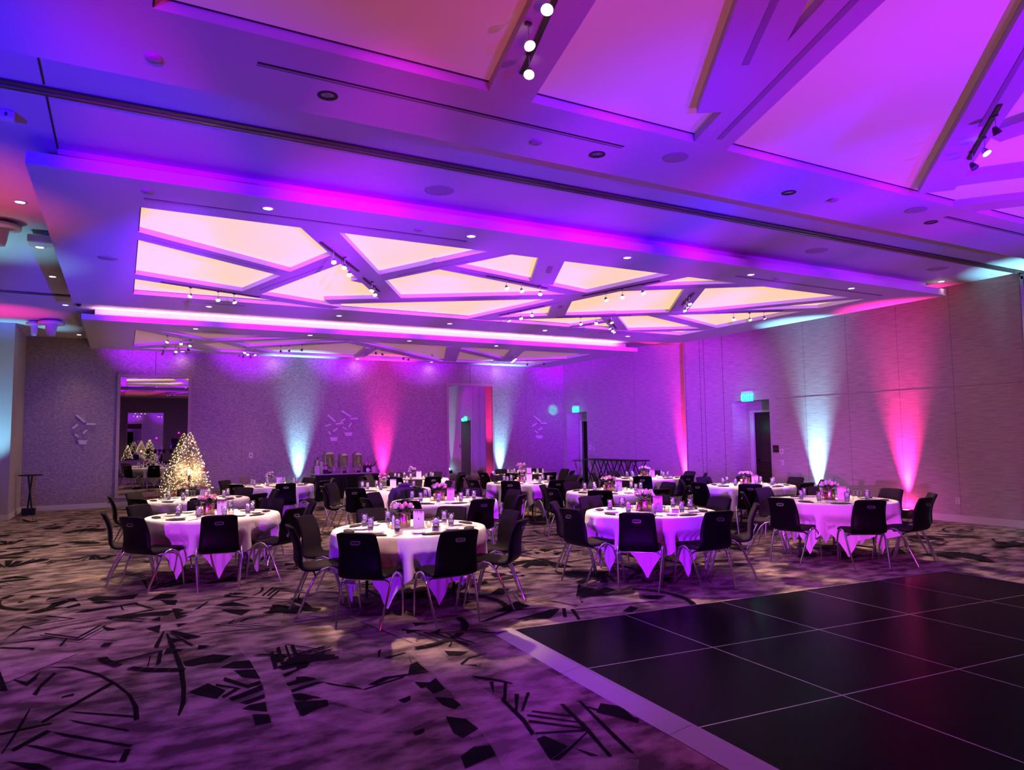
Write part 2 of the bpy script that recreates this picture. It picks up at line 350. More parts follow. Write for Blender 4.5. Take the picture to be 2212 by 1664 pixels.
# ================================================================== THE ROOM
ZT, ZF, ZM = 4.27, 4.39, 4.53          # tray underside, tray top, main ceiling
XL, YF, YB = -6.0, -4.0, 22.16         # left wall, front wall behind the photographer, back wall
XR, XR2, YS = 14.0, 14.3, 15.35        # right wall near part, far part, the step between them
CD=[[(0.46,6.23),(0.69,6.32),(0.82,6.20),(0.72,6.07),(0.62,6.09),(0.52,6.07),(0.47,6.11)],[(0.80,6.03),(0.92,6.00),(0.92,5.78),(0.81,5.83),(0.70,5.92)],[(0.78,5.80),(0.92,5.74),(0.92,5.50),(0.81,5.60)],[(0.45,5.47),(0.58,5.59),(0.67,5.37),(0.60,5.23),(0.51,5.35)],[(0.70,5.67),(0.82,5.41),(0.91,5.46),(0.91,5.39),(0.81,5.34),(0.68,5.60)],[(0.63,5.55),(0.77,5.36),(0.64,5.22),(0.63,5.26),(0.73,5.38),(0.62,5.51)],[(0.67,5.20),(0.91,5.36),(0.90,5.25),(0.68,5.13)],[(0.72,5.07),(0.89,5.16),(0.88,5.08),(0.76,5.02)],[(0.77,5.00),(0.87,5.00),(0.85,4.82),(0.72,4.95)],[(0.76,4.82),(0.85,4.77),(0.84,4.63),(0.75,4.63)],[(1.08,6.08),(1.21,5.96),(1.09,5.80)],[(1.21,5.92),(1.31,5.69),(1.10,5.61),(1.08,5.68)],[(1.08,5.52),(1.29,5.64),(1.08,5.44)],[(1.06,5.30),(1.20,5.37),(1.27,5.28),(1.06,5.24)],[(1.06,5.15),(1.25,5.22),(1.31,5.20),(1.06,5.09)],[(1.03,4.90),(1.23,4.82),(1.21,4.72),(1.06,4.73),(1.02,4.76)],[(1.05,5.06),(1.11,5.04),(1.21,4.88),(1.05,4.96)],[(1.01,4.67),(1.08,4.66),(1.03,4.63)],[(0.41,6.59),(0.44,6.58),(0.46,6.10),(0.44,5.60),(0.41,5.24),(0.36,5.03),(0.35,5.04),(0.39,5.32),(0.41,5.62),(0.42,6.08)],[(-0.47,6.65),(-0.29,6.55),(-0.10,6.25),(0.02,5.92),(0.10,5.62),(0.14,5.34),(0.14,5.10),(0.11,5.09),(0.11,5.34),(0.08,5.64),(-0.01,5.94),(-0.12,6.22),(-0.30,6.50)],[(-0.50,4.98),(-0.35,5.20),(-0.32,5.16),(-0.48,4.94)],[(-0.39,5.38),(-0.01,6.00),(0.01,5.95),(-0.38,5.34)],[(-0.44,5.01),(-0.38,4.97),(-0.18,4.72),(-0.02,4.54),(0.03,4.50),(0.01,4.49),(-0.18,4.68)],[(-0.32,5.16),(-0.24,5.07),(0.10,4.69),(0.09,4.67),(-0.25,5.04)],[(0.06,4.65),(0.09,4.64),(0.06,4.47),(0.03,4.49)],[(-0.50,4.81),(-0.34,4.68),(-0.27,4.56),(-0.37,4.62)],[(-0.59,5.29),(-0.33,5.32),(-0.33,5.30),(-0.58,5.25)],[(-0.49,5.98),(-0.46,6.21),(-0.40,6.45),(-0.38,6.42),(-0.45,6.13),(-0.46,5.93)],[(-0.47,5.67),(-0.49,5.29),(-0.53,4.95),(-0.54,4.93),(-0.51,5.27),(-0.48,5.65)],[(-0.53,6.39),(-0.49,6.53),(-0.50,6.35),(-0.54,6.19),(-0.67,6.46),(-0.55,6.30)],[(-0.26,5.49),(0.12,5.18),(0.11,5.15),(-0.20,5.42)],[(-0.31,5.82),(-0.24,5.85),(-0.24,5.80),(-0.31,5.79)],[(-0.25,5.33),(0.08,4.95),(0.08,4.93),(-0.19,5.23)],[(-0.60,9.24),(-0.50,9.34),(-0.45,9.22),(-0.57,8.97),(-0.65,8.98)],[(-0.47,9.37),(-0.41,9.40),(-0.36,9.17),(-0.48,9.29)],[(-0.48,8.92),(-0.35,9.08),(-0.33,8.94),(-0.44,8.85)],[(-0.29,9.30),(-0.20,9.39),(0.01,9.21),(0.22,9.26),(0.16,8.98),(-0.08,9.08),(-0.23,9.09)],[(-0.24,9.05),(-0.14,9.07),(-0.05,8.97),(-0.16,8.92)],[(-0.82,8.82),(-0.67,8.99),(-0.47,8.95),(-0.69,8.77)],[(-0.47,8.45),(-0.30,8.68),(0.03,8.72),(0.18,8.79),(0.21,8.72),(-0.26,8.54),(-0.42,8.42)],[(0.04,8.75),(0.07,8.45),(0.05,8.46),(0.03,8.72)],[(0.18,8.74),(0.35,8.36),(0.32,8.26),(0.09,8.21),(0.05,8.27),(0.29,8.39),(0.17,8.67)],[(-0.08,8.10),(0.05,8.35),(0.12,7.98),(0.21,8.06),(0.12,7.95),(0.04,8.28),(-0.04,8.08)],[(-0.39,7.65),(-0.34,7.86),(-0.18,7.87),(-0.19,7.62)],[(-0.42,7.25),(-0.37,7.61),(-0.35,7.63),(-0.40,7.24)],[(0.24,7.51),(0.37,7.59),(0.34,7.26)],[(-0.11,7.82),(-0.02,7.67),(0.00,7.59),(-0.10,7.63)],[(0.50,8.26),(0.56,8.22),(0.61,8.12),(0.54,8.04),(0.64,7.95),(0.55,7.89),(0.63,7.84),(0.51,7.74)],[(0.33,7.88),(0.38,7.94),(0.37,7.75),(0.29,7.84)],[(0.50,7.54),(0.59,7.52),(0.50,7.39)],[(0.93,7.95),(1.20,7.75),(1.08,7.56),(0.99,7.73)],[(1.06,8.68),(1.29,8.60),(1.26,8.37),(1.03,8.56)],[(0.89,8.18),(1.08,8.26),(1.22,7.93),(0.97,8.09)],[(0.69,8.06),(0.85,8.41),(0.87,8.40),(0.75,8.10)],[(0.27,8.77),(0.44,9.12),(0.60,8.99),(0.53,8.83),(0.33,8.82)],[(0.41,8.77),(0.58,8.66),(0.54,8.40),(0.47,8.48)],[(0.92,7.31),(1.02,7.47),(0.96,7.32)],[(1.02,7.32),(1.18,7.48),(1.04,7.27)],[(1.50,8.54),(1.60,8.48),(1.49,8.38)],[(-0.85,7.49),(-0.59,7.30),(-0.60,7.21),(-0.63,7.30),(-0.85,7.44)],[(-0.87,7.69),(-0.77,8.26),(-0.74,8.21),(-0.65,8.03),(-0.76,8.15)],[(-0.87,7.61),(-0.56,7.61),(-0.23,7.71),(-0.22,7.67),(-0.55,7.55)],[(-1.00,8.71),(-0.91,8.58),(-0.95,8.57)],[(1.43,7.88),(1.83,7.43),(1.77,7.28),(1.51,7.59),(1.35,7.61)],[(1.25,5.85),(1.31,5.67),(1.26,5.58),(1.19,5.58)],[(1.86,5.71),(1.90,5.74),(1.82,5.54),(1.81,5.55)],[(1.84,5.51),(2.03,5.56),(2.04,5.53),(1.87,5.47)],[(2.04,5.51),(1.99,5.28),(1.98,5.27),(2.03,5.47)],[(1.87,5.04),(1.96,5.24),(2.03,5.28),(2.02,5.05)],[(1.55,4.97),(1.69,5.07),(2.02,5.03),(2.02,5.01),(1.72,5.02),(1.60,4.94)],[(1.29,5.20),(1.49,4.90),(1.84,5.02),(1.81,4.98),(1.50,4.88),(1.46,4.99),(1.32,5.11)],[(1.15,5.40),(1.21,5.38),(1.27,5.29),(1.13,5.31)],[(1.09,5.14),(1.28,5.21),(1.17,5.17),(1.09,5.11)],[(1.04,4.90),(1.23,4.83),(1.22,4.76),(1.05,4.65),(1.02,4.67)],[(1.06,4.97),(1.20,4.92),(1.10,4.89),(1.05,4.93)],[(1.88,4.74),(2.01,4.86),(1.98,4.62),(1.88,4.58)],[(1.86,4.51),(1.95,4.43),(1.95,4.30),(1.89,4.25),(1.85,4.35)],[(1.79,4.17),(1.88,4.07),(1.88,3.90),(1.75,3.83),(1.73,3.92)],[(1.64,3.62),(1.75,3.69),(1.84,3.66),(1.81,3.54),(1.60,3.48)],[(1.53,4.05),(1.61,4.07),(1.59,4.02),(1.53,4.00)],[(1.63,4.58),(1.73,4.62),(1.70,4.54),(1.65,4.52)],[(1.85,4.86),(1.94,4.79),(1.86,4.71),(1.84,4.72)],[(2.32,5.43),(2.48,5.31),(2.38,5.25),(2.30,5.30)],[(2.30,5.07),(2.42,5.18),(2.59,5.19),(2.41,5.14),(2.30,5.03),(2.39,4.98),(2.38,4.94),(2.29,5.04)],[(2.25,4.78),(2.38,4.60),(2.43,4.48),(2.42,4.47),(2.34,4.59),(2.26,4.71)],[(2.30,4.59),(2.33,4.58),(2.22,4.36),(2.24,4.42)],[(2.38,4.52),(2.40,4.51),(2.21,4.17),(2.22,4.23)],[(2.34,4.29),(2.36,4.27),(2.21,4.02),(2.21,4.05)],[(2.42,4.27),(2.44,4.26),(2.24,4.00),(2.23,4.01)],[(2.24,4.28),(2.19,3.89),(2.13,3.67),(2.10,3.66),(2.15,3.85),(2.21,4.24)],[(2.24,3.94),(2.46,3.66),(2.46,3.64),(2.22,3.92)],[(2.20,3.86),(2.43,3.59),(2.42,3.57),(2.18,3.83)],[(2.14,3.68),(2.42,3.57),(2.40,3.55),(2.13,3.66)],[(2.29,3.98),(2.47,3.78),(2.46,3.76),(2.28,3.96)],[(2.50,3.98),(2.52,3.97),(2.44,3.57),(2.37,3.33),(2.34,3.21),(2.32,3.22),(2.40,3.54)],[(2.40,3.54),(2.43,3.55),(2.19,3.39),(2.06,3.31),(2.04,3.34),(2.19,3.41)],[(2.10,3.60),(2.16,3.62),(2.20,3.43),(2.03,3.34)],[(2.22,3.40),(2.28,3.25),(2.24,3.27)],[(2.63,3.97),(2.64,3.94),(2.51,3.38),(2.46,3.17),(2.45,3.21),(2.48,3.38)],[(2.62,3.75),(2.73,3.86),(2.81,3.75),(2.75,3.50)],[(2.60,3.91),(2.78,3.54),(2.74,3.49),(2.65,3.70)],[(3.27,6.38),(3.66,6.65),(3.68,6.39),(3.42,6.29)],[(2.94,6.08),(3.47,6.37),(3.82,6.23),(3.46,6.30),(3.03,6.08)],[(3.27,6.00),(3.85,6.17),(3.86,6.12),(3.59,5.86)],[(3.90,6.14),(3.93,6.12),(3.75,5.82),(3.72,5.84)],[(3.95,6.07),(3.98,6.05),(3.82,5.69),(3.78,5.68)],[(3.89,6.46),(4.15,6.42),(4.05,6.24),(4.07,6.39)],[(4.25,6.32),(4.20,6.07),(4.13,6.11)],[(3.31,5.93),(3.78,6.17),(3.80,6.15),(3.36,5.90)],[(4.33,5.72),(4.54,5.86),(4.54,5.74),(4.39,5.65)],[(3.60,7.13),(3.81,7.33),(3.90,7.22),(3.67,6.99)],[(2.80,5.81),(2.95,5.70),(2.86,5.71)],[(2.40,5.97),(2.57,6.07),(2.48,5.92)],[(2.39,5.51),(2.57,5.78),(2.41,5.50)]]
CL=[[(0.89,6.45),(1.07,6.29),(1.07,5.64),(1.06,5.12),(1.00,4.59),(0.98,4.42),(0.83,4.51),(0.87,4.84),(0.91,5.32),(0.92,5.78)],[(0.46,6.08),(0.80,5.82),(0.45,5.49),(0.44,5.60)],[(1.12,5.08),(1.30,5.17),(1.39,5.03),(1.31,4.74)],[(1.04,4.63),(1.24,4.73),(1.28,4.66),(1.20,4.36)],[(-0.29,8.23),(-0.14,8.54),(0.07,8.43),(-0.08,8.10)],[(-0.86,7.52),(-0.77,8.04),(-0.40,7.84),(-0.42,7.22)],[(1.10,6.08),(1.32,5.67),(1.34,5.65),(1.59,5.78),(1.64,5.95),(1.30,6.20)],[(-0.42,7.58),(0.06,7.58),(0.26,7.40),(0.26,7.28),(-0.35,7.18)],[(0.43,5.38),(0.76,5.04),(0.56,4.91),(0.41,5.00)],[(2.06,5.54),(2.28,5.45),(2.24,4.94),(2.21,4.37),(2.17,3.95),(2.11,3.60),(2.00,3.23),(1.77,3.36),(1.85,3.71),(1.91,4.05),(1.98,4.50),(2.04,4.98)],[(1.32,5.67),(1.59,5.34),(1.82,5.54),(1.98,5.27),(1.54,4.98),(1.48,5.03),(1.20,5.51)],[(1.10,5.05),(1.30,5.18),(1.49,4.90),(1.84,5.02),(1.93,4.78),(1.44,4.42),(1.27,4.76)],[(1.04,4.60),(1.23,4.74),(1.45,4.39),(1.71,4.55),(1.86,4.23),(1.49,4.09),(1.24,4.24)],[(2.40,5.24),(2.57,5.38),(2.60,5.21),(2.38,4.90),(2.57,4.85),(2.32,4.62),(2.53,4.59),(2.27,4.32),(2.44,4.26),(2.23,4.00),(2.71,3.98),(2.79,4.45),(2.77,5.36)],[(2.04,3.33),(2.30,3.21),(2.44,3.11),(2.36,3.02),(2.07,3.19)]]

# floor: one mesh; the printed carpet shapes are faces of it
fl = MB(); fl.add([(XL,YF,0),(16,YF,0),(16,YB+.3,0),(XL,YB+.3,0)], [(0,1,2,3)], 0)
def inside(p): return True
lvl = .0004
def shard(poly, mi):
    global lvl
    lvl += .0000045
    fl.add([(x, y, (.0004 if mi == 2 else .0022)+lvl) for x, y in poly], [tuple(range(len(poly)))], mi)
def ccw(P):
    a = sum(P[i][0]*P[(i+1)%len(P)][1]-P[(i+1)%len(P)][0]*P[i][1] for i in range(len(P))); return P if a > 0 else P[::-1]
from mathutils.geometry import tessellate_polygon
def shard_t(P, mi):
    P = ccw(P)
    for t in tessellate_polygon([[Vector((x, y, 0)) for x, y in P]]):
        shard(ccw([P[i] for i in t]), mi)
for P in CL: shard_t(P, 2)
for P in CD: shard_t(P, 1)
rnd = random.Random(11)
def motif(cx, cy):
    a0 = rnd.uniform(0, 2*pi); kind = rnd.random()
    if rnd.random() < .6:                                   # pale wedge
        a = rnd.uniform(0, 2*pi); r = rnd.uniform(.3, .6); shard(ccw([(cx+r*cos(a), cy+r*sin(a)), (cx+r*.9*cos(a+1.9), cy+r*.9*sin(a+1.9)), (cx+r*1.1*cos(a+3.3), cy+r*1.1*sin(a+3.3))]), 2)
    if kind < .42:                                          # fan of bars
        n = rnd.randint(4, 7)
        for i in range(n):
            a = a0+i*.20; r0 = rnd.uniform(.06, .2); r1 = rnd.uniform(.45, .8); wd = rnd.choice([.012, .02, .05, .09])
            u = (cos(a), sin(a)); v = (-sin(a), cos(a))
            shard(ccw([(cx+u[0]*r0-v[0]*wd*.4, cy+u[1]*r0-v[1]*wd*.4), (cx+u[0]*r1-v[0]*wd, cy+u[1]*r1-v[1]*wd), (cx+u[0]*(r1+.05)+v[0]*wd, cy+u[1]*(r1+.05)+v[1]*wd), (cx+u[0]*r0+v[0]*wd*.4, cy+u[1]*r0+v[1]*wd*.4)]), 1)
    elif kind < .7:                                         # chevrons
        for i in range(rnd.randint(2, 4)):
            o = i*.11; L = rnd.uniform(.25, .5); wd = rnd.choice([.018, .035, .06])
            for sg in (-1, 1):
                a = a0+sg*.55; u = (cos(a), sin(a)); n_ = (cos(a0)*wd, sin(a0)*wd)
                bx, by = cx+cos(a0)*o, cy+sin(a0)*o
                shard(ccw([(bx, by), (bx-u[0]*L, by-u[1]*L), (bx-u[0]*L+n_[0], by-u[1]*L+n_[1]), (bx+n_[0], by+n_[1])]), 1)
    else:                                                   # arc band broken into pieces, with splinters
        R = rnd.uniform(.5, .9); wd = rnd.uniform(.025, .07)
        for i in range(12):
            if rnd.random() < .18: continue
            a = a0+i*.13; b = a+.125
            shard(ccw([(cx+R*cos(a), cy+R*sin(a)), (cx+(R+wd)*cos(a), cy+(R+wd)*sin(a)), (cx+(R+wd)*cos(b), cy+(R+wd)*sin(b)), (cx+R*cos(b), cy+R*sin(b))]), 1)
        for i in range(3):
            a = a0+rnd.uniform(0, 1.5); r = R*rnd.uniform(.3, .8); s_ = rnd.uniform(.06, .2)
            shard(ccw([(cx+r*cos(a), cy+r*sin(a)), (cx+r*cos(a)+s_, cy+r*sin(a)+s_*.3), (cx+r*cos(a)+s_*.2, cy+r*sin(a)+s_)]), 1)
for i in range(-8, 21):
    for j in range(0, 24):
        x = i*.72+(j%2)*.36+rnd.uniform(-.25,.25); y = .9+j*.95+rnd.uniform(-.35,.35)
        if y < 5.6 and -1.8 < x < 3.4: continue
        if x > 2.6 and y < 5.9 and x < 10.5: continue
        if not (XL+.9 < x < 13.2 and y < 21.2): continue
        if rnd.random() < .9: motif(x, y)
floor = struct(fl.build('floor', [M_carpet, M_carpet_d, M_carpet_l])); floor['label'] = 'carpet printed with black and pale art deco shards'

# ceiling slab
struct(MB().box(XL-.2, YF-.2, ZM, 16, YB+.3, ZM+.12).build('ceiling', M_ceil))
g = MB(); g.box(-.607, 5.4, ZM-.004, -.593, 6.5, ZM-.0005); g.box(-.607, 6.68, ZM-.004, -.593, 7.9, ZM-.0005)
struct(g.build('trim_1', M_dark))
# operable partition track across the ceiling
t = thing('partition_track', 'long bronze partition track running across the whole ceiling', 'ceiling track', (0, 6.6, ZM))
b = MB(); b.box(XL, -.075, -.02, 13.98, -.022, -.001); b.box(XL, .022, -.02, 13.98, .075, -.001); b.build('track_flange', M_track, t)
MB().box(XL, -.022, -.012, 13.98, .022, -.001).build('track_slot', M_dark, t)
MB().box(XL, .012, -.024, 13.98, .02, -.0125).build('track_lip', M_steel, t)

def band(mb, x0, y0, x1, y1, wd, z0, z1, groove=None):
    d = Vector((x1-x0, y1-y0)); L = d.length; d /= L; n = Vector((-d.y, d.x))*wd/2
    mb.prism([(x0+n.x*-1, y0-n.y), (x1-n.x, y1-n.y), (x1+n.x, y1+n.y), (x0+n.x, y0+n.y)], z0, z1)
def tray(idx, x0, x1, y0, y1, ox0, ox1, oy0, oy1, bands, pm, corner_cut=None, back_up=.25):
    m = MB()
    m.box(x0, y0, ZT, x1, oy0, ZF); m.box(x0, oy1, ZT, x1, y1, ZF); m.box(x0, oy0, ZT, ox0, oy1, ZF); m.box(ox1, oy0, ZT, x1, oy1, ZF)
    uy1 = y1 if y1 > 22 else y1-back_up
    m.box(x0+.23, y0+.22, ZF, x1-.27, uy1, ZM-.0005)
    o = struct(m.build('ceiling_tray', M_ceil)); o['label'] = ['near dropped ceiling tray above the dance floor', 'middle dropped ceiling tray with glowing panels', 'far dropped ceiling tray along the back wall'][idx]
    mb = MB()
    k = 0
    for bd in bands:
        k += 1
        band(mb, *bd, ZT+.0006*k, ZT+.072)
    o2 = struct(mb.build('ceiling_lattice', M_ceil, )); o2['label'] = 'angled flat ceiling bands between the stretch panels'
    # shadow gap lines under the panels, then the panels
    p = MB().box(ox0+.002, oy0+.002, ZT+.078, ox1-.002, oy1-.002, ZT+.09)
    o3 = struct(p.build('ceiling_panel', pm)); o3['label'] = ['unlit stretch fabric panels of the near tray, warm glow put in', 'glowing cream stretch panels of the middle tray', 'dim stretch fabric panels of the far tray'][idx]
    gp = MB(); e = .012
    gp.box(ox0, oy0, ZT+.070, ox1, oy0+e, ZT+.0775); gp.box(ox0, oy1-e, ZT+.0725, ox1, oy1, ZT+.0775); gp.box(ox0, oy0, ZT+.01, ox0+e, oy1, ZT+.0775)
    struct(gp.build('ceiling_gap', M_dark))
W = .34
b1 = [(0.0,9.75,2.35,11.25,.32), (1.85,13.1,2.7,9.6,.34), (1.95,8.4,4.3,12.4,.40), (0.0,12.25,3.6,13.65,.34), (3.35,11.25,4.6,8.5,.34),
      (3.3,13.1,7.3,10.65,.42), (3.9,9.62,7.3,10.55,.32), (5.35,8.5,6.15,10.15,.40), (7.15,11.0,8.05,12.7,.36), (6.6,14.0,7.85,8.5,.38),
      (6.6,13.75,12.6,9.75,.36), (10.6,11.1,12.35,8.4,.30), (9.7,11.6,12.7,12.75,.34), (10.6,13.95,12.7,12.55,.34), (8.85,12.0,10.8,14.0,.36),
      (9.15,13.9,9.5,12.7,.26), (7.5,9.95,9.7,8.45,.36), (8.65,9.1,10.1,11.2,.36)]
b2 = [(.3,17.9,1.9,19.75,.38), (1.6,19.9,4.1,17.9,.34), (.2,21.6,1.9,19.7,.34), (2.3,19.5,3.8,21.7,.36), (2.9,20.5,5.2,18.2,.36), (1.5,20.3,2.3,21.7,.32),
      (5.2,18.2,9.3,22.0,.38), (6.1,19.3,6.45,21.7,.34), (8.1,18.1,9.5,21.6,.42), (8.4,18.6,11.3,20.9,.36), (10.1,18.0,11.4,21.2,.40), (11.0,21.3,12.8,19.5,.26)]
b0 = [(2.05,2.6,2.55,4.7,.36), (3.0,2.3,4.15,4.0,.42), (3.55,2.0,4.62,4.75,.36), (4.75,1.9,7.6,4.35,.34), (6.65,3.3,6.7,2.2,.3), (7.3,4.3,8.1,3.3,.3), (8.2,4.9,9.5,3.3,.34),
      (2.05,2.6,1.2,-.5,.36), (3.0,2.3,1.2,-.4,.4), (3.55,2.0,5.2,-.5,.36), (4.75,1.9,3.5,2.0,.34)]
tray(1, -.83, 13.55, 7.68, 15.1, .12, 12.45, 8.6, 13.75, b1, M_panel1)
tray(2, -.78, 13.68, 17.0, YB+.02, .22, 12.7, 18.05, 21.6, b2, M_panel2)
tray(0, -.83, 13.55, -1.2, 5.5, .1, 12.4, -.3, 4.55, b0, M_panel0)
# cove strip lying on the ledge of the far tray
MB().box(-.45, 17.05, ZF, 13.0, 17.11, ZF+.008).build('cove_strip', mat('warm_led_strip', (1,.8,.6), .5, emis=(1,.66,.45), es=3)); o = bpy.data.objects['cove_strip']
tag(o, 'warm glowing strip along the ledge between the two trays', 'light strip')

# right wall: near part with recessed door, step, far part with recessed door
def wall_x(name, X, y0, y1, m, holes=(), th=.2):
    b = MB(); ys = y0
    for (a, c, z0, z1) in sorted(holes):
        b.box(X, ys, 0, X+th, a, ZM); b.box(X, a, z1, X+th, c, ZM); ys = c
    b.box(X, ys, 0, X+th, y1, ZM)
    return struct(b.build(name, m))
D2 = (12.36, 13.58); D1 = (20.66, 21.95)
wall_x('wall_right', XR, 6.62, YS, M_wall_r, [(D2[0], D2[1], 0, 2.58)])
w2 = wall_x('wall_right_far', XR2, YS-.02, YB+.2, M_wall_r, [(D1[0], D1[1], 0, 2.6)])
struct(MB().box(XR+.2, YS-.02, 0, XR2+.02, YS+.0, ZM).build('wall_step', M_wall_r))
def niche(X, y0, y1, zt, m, n):
    b = MB(); b.box(X+.2, y1, 0, X+.55, y1+.1, zt); b.box(X+.2, y0-.1, 0, X+.55, y0, zt); b.box(X+.2, y0-.1, zt, X+.6, y1+.1, zt+.1)
    b.box(X+.5, y0-.1, 2.34, X+.6, y1+.1, zt)
    b.box(X+.5, y1-.14, 0, X+.6, y1+.1, 2.34); b.box(X+.5, y0-.1, 0, X+.6, y0+.05, 2.34)
    struct(b.build('wall_niche', m))
    fr = MB(); a0, a1 = y0+.05, y1-.14
    fr.box(X+.47, a1-.05, 0, X+.6, a1, 2.34); fr.box(X+.47, a0, 0, X+.6, a0+.05, 2.34); fr.box(X+.47, a0+.05, 2.29, X+.6, a1-.05, 2.34)
    fr.box(X+.475, a1-.11, 0, X+.49, a1-.06, 2.28)
    d = thing('door_%d' % n, None, None, (0,0,0)); d['kind'] = 'structure'
    fr.build('door_frame', M_trim, d)
    MB().box(X+.62, a0+.05, .01, X+.66, a1-.05, 2.29).build('door_leaf', M_wood_d, d)
    bar = MB(); bar.box(X+.585, a0+.12, 1.02, X+.60, a1-.12, 1.07); bar.box(X+.585, a0+.1, 1.0, X+.62, a0+.2, 1.09); bar.box(X+.585, a1-.2, 1.0, X+.62, a1-.1, 1.09)
    bar.build('push_bar', M_track, d)
    struct(MB().box(X+.1, y0-.1, -.02, X+.9, y1+.1, -.001).build('door_threshold_floor', M_carpet_d))
    return d
niche(XR, D2[0], D2[1], 2.58, M_wall_r, 2)
niche(XR2, D1[0], D1[1], 2.6, M_wall_r, 1)
# dark wallpaper seams on the right wall
s = MB()
for y in (11.29, 10.165, 8.99, 7.9): s.box(XR-.0012, y-.0025, .13, XR, y+.0025, ZM)
s.box(XR-.0012, 6.7, 2.575, XR, 12.2, 2.581)
for y in (YS-.05, 13.87, 14.56, 14.72): s.box(XR-.003, y-.006, .13, XR, y+.006, ZM)
for y in (18.0,): s.box(XR2-.0012, y-.003, .13, XR2, y+.003, ZM)
struct(s.build('trim_2', mat('dark_seam', (.13,.10,.10), .8)))
for k, y in enumerate((14.86, 14.42)):
    o = MB().lathe([(.001,-.02),(.022,-.02),(.028,-.008),(.018,0),(.001,0)], 14).build('closet_pull', M_chrome)
    o.rotation_euler = (0, pi/2, 0); o.location = (XR-.0, y, 1.03)
    tag(o, ['round chrome pull on the left leaf of the tall closet door', 'round chrome pull on the right leaf of the tall closet door'][k], 'door pull')
# folding partition at the right end
pt = thing('folding_partition', 'tall folding wall panels parked at the far right edge', 'partition', (0,0,0))
MB().box(XR-.03, 4.0, .01, XR+.15, 6.42, 4.40).build('partition_panel', M_wall_p, pt)
f = MB(); f.box(XR-.05, 6.56, 0, XR+.18, 6.615, 4.45); f.box(XR-.06, 6.42, .0, XR-.02, 6.47, 4.42); f.box(XR-.05, 4.0, 4.40, XR+.15, 6.6, 4.5); f.build('partition_frame', M_steel, pt)
MB().box(XR-.02, 6.475, 0, XR+.1, 6.555, 4.45).build('partition_seal', M_dark, pt)
struct(MB().box(XR+.2, YF, 0, XR+.4, 6.62, ZM).build('wall_right_near', M_wall_p))
# back wall, its seams; left block
struct(MB().box(-2.6, YB, 0, XR2+.3, YB+.2, ZM).build('wall_back', M_wall_b))
s = MB()
for x in (.80, 10.5): s.box(x-.006, YB-.002, 3.6, x+.006, YB, ZT)
for x in (-1.6, 3.1, 5.4, 7.9, 12.7): s.box(x-.0015, YB-.001, .13, x+.0015, YB, ZT)
struct(s.build('trim_3', M_dark))
struct(MB().box(XL, 19.88, 0, -2.22, YB+.2, ZM).build('wall_left_block', M_wall_p))
struct(MB().box(XL-.2, YF, 0, XL, 19.9, ZM).build('wall_left', M_wall_p))
struct(MB().box(XL, YF-.2, 0, XR+.4, YF, ZM).build('wall_front', M_wall_b))
# baseboards
def base(name, x0, y0, x1, y1): return struct(MB().box(x0, y0, 0, x1, y1, .13).build(name, M_trim))
base('baseboard_back', -2.2, YB-.018, XR2, YB)
base('baseboard_left', XL, 19.862, -2.2, 19.88); base('baseboard_left_return', -2.22, 19.88, -2.2, YB)
base('baseboard_right', XR-.018, 6.62, XR, D2[0]); base('baseboard_right_2', XR-.018, D2[1], XR, YS); base('baseboard_right_far', XR2-.018, YS, XR2, D1[0])

# ------------------------------------------------------------------ ceiling fittings
def ringlight(name, x, y, z, lit, label, group=None):
    t = thing(name, label, 'downlight', (x, y, z), 0, group)
    MB().lathe([(.075,0),(.075,-.006),(.058,-.008),(.05,-.002)], 20).build('trim_ring', M_ceil if lit else M_dark, t)
    MB().lathe([(.001,-.003),(.047,-.003),(.05,-.001)], 16).build('lens', M_lens if lit else M_lens_o, t)
    return t
def row(pts, z, txt, lit=True, grp=None):
    n = len(pts); names = {1:['only'],2:['left','right'],3:['leftmost','middle','rightmost'],4:['leftmost','second','third','rightmost'],5:['leftmost','second','middle','fourth','rightmost'],6:['leftmost','second','third','fourth','fifth','rightmost']}[n]
    for (x, y), q in zip(pts, names): ringlight('downlight', x, y, z, lit, '%s of %d %s' % (q, n, txt) if n > 1 else txt, grp)
row(DL1, ZT, 'lit downlights on the near edge of the middle tray', True, 'lit downlights, near edge of middle tray')
row(DL2, ZT, 'lit downlights on the far edge of the middle tray', True, 'lit downlights, far edge of middle tray')
row(DL3, ZT, 'lit downlights on the near edge of the far tray', True, 'lit downlights, near edge of far tray')
row(DL4, ZT, 'lit downlights tight against the back wall', True, 'lit downlights by the back wall')
row(DLL, ZM, 'lit downlights from front to back in the left ceiling strip', True, 'lit downlights of the left ceiling strip')
row([(13.43,7.69)], ZM, 'lit downlight in the upper right by the wall, where the blue glow starts')
row([(1.29,5.15),(3.74,5.15),(6.17,5.07),(8.63,5.02)], ZT, 'dark unlit downlights on the near tray', False, 'dark downlights on the near tray')
def disc(name, x, y, z, r, h, label, m=None, cat='speaker'):
    return tag(MB().lathe([(.001,-h),(r*.82,-h),(r*.97,-h*.7),(r,0)], 28).build(name, m or M_ceil, None, (x, y, z)), label, cat)
for x, y, z, r, lb in [(3.11,7.33,ZM,.17,'round ceiling speaker left of centre beside the long track'),(9.34,7.21,ZM,.17,'round ceiling speaker right of centre beside the long track'),(12.31,7.09,ZM,.17,'round ceiling speaker near the blue glow at right'),
    (4.43,4.88,ZT,.12,'round ceiling speaker in the middle of the near tray'),(7.99,4.81,ZT,.12,'round ceiling speaker at the right part of the near tray'),(-.22,11.18,ZT,.13,'round ceiling speaker left of the glowing panels')]:
    disc('ceiling_speaker', x, y, z, r, .008, lb, M_grey)
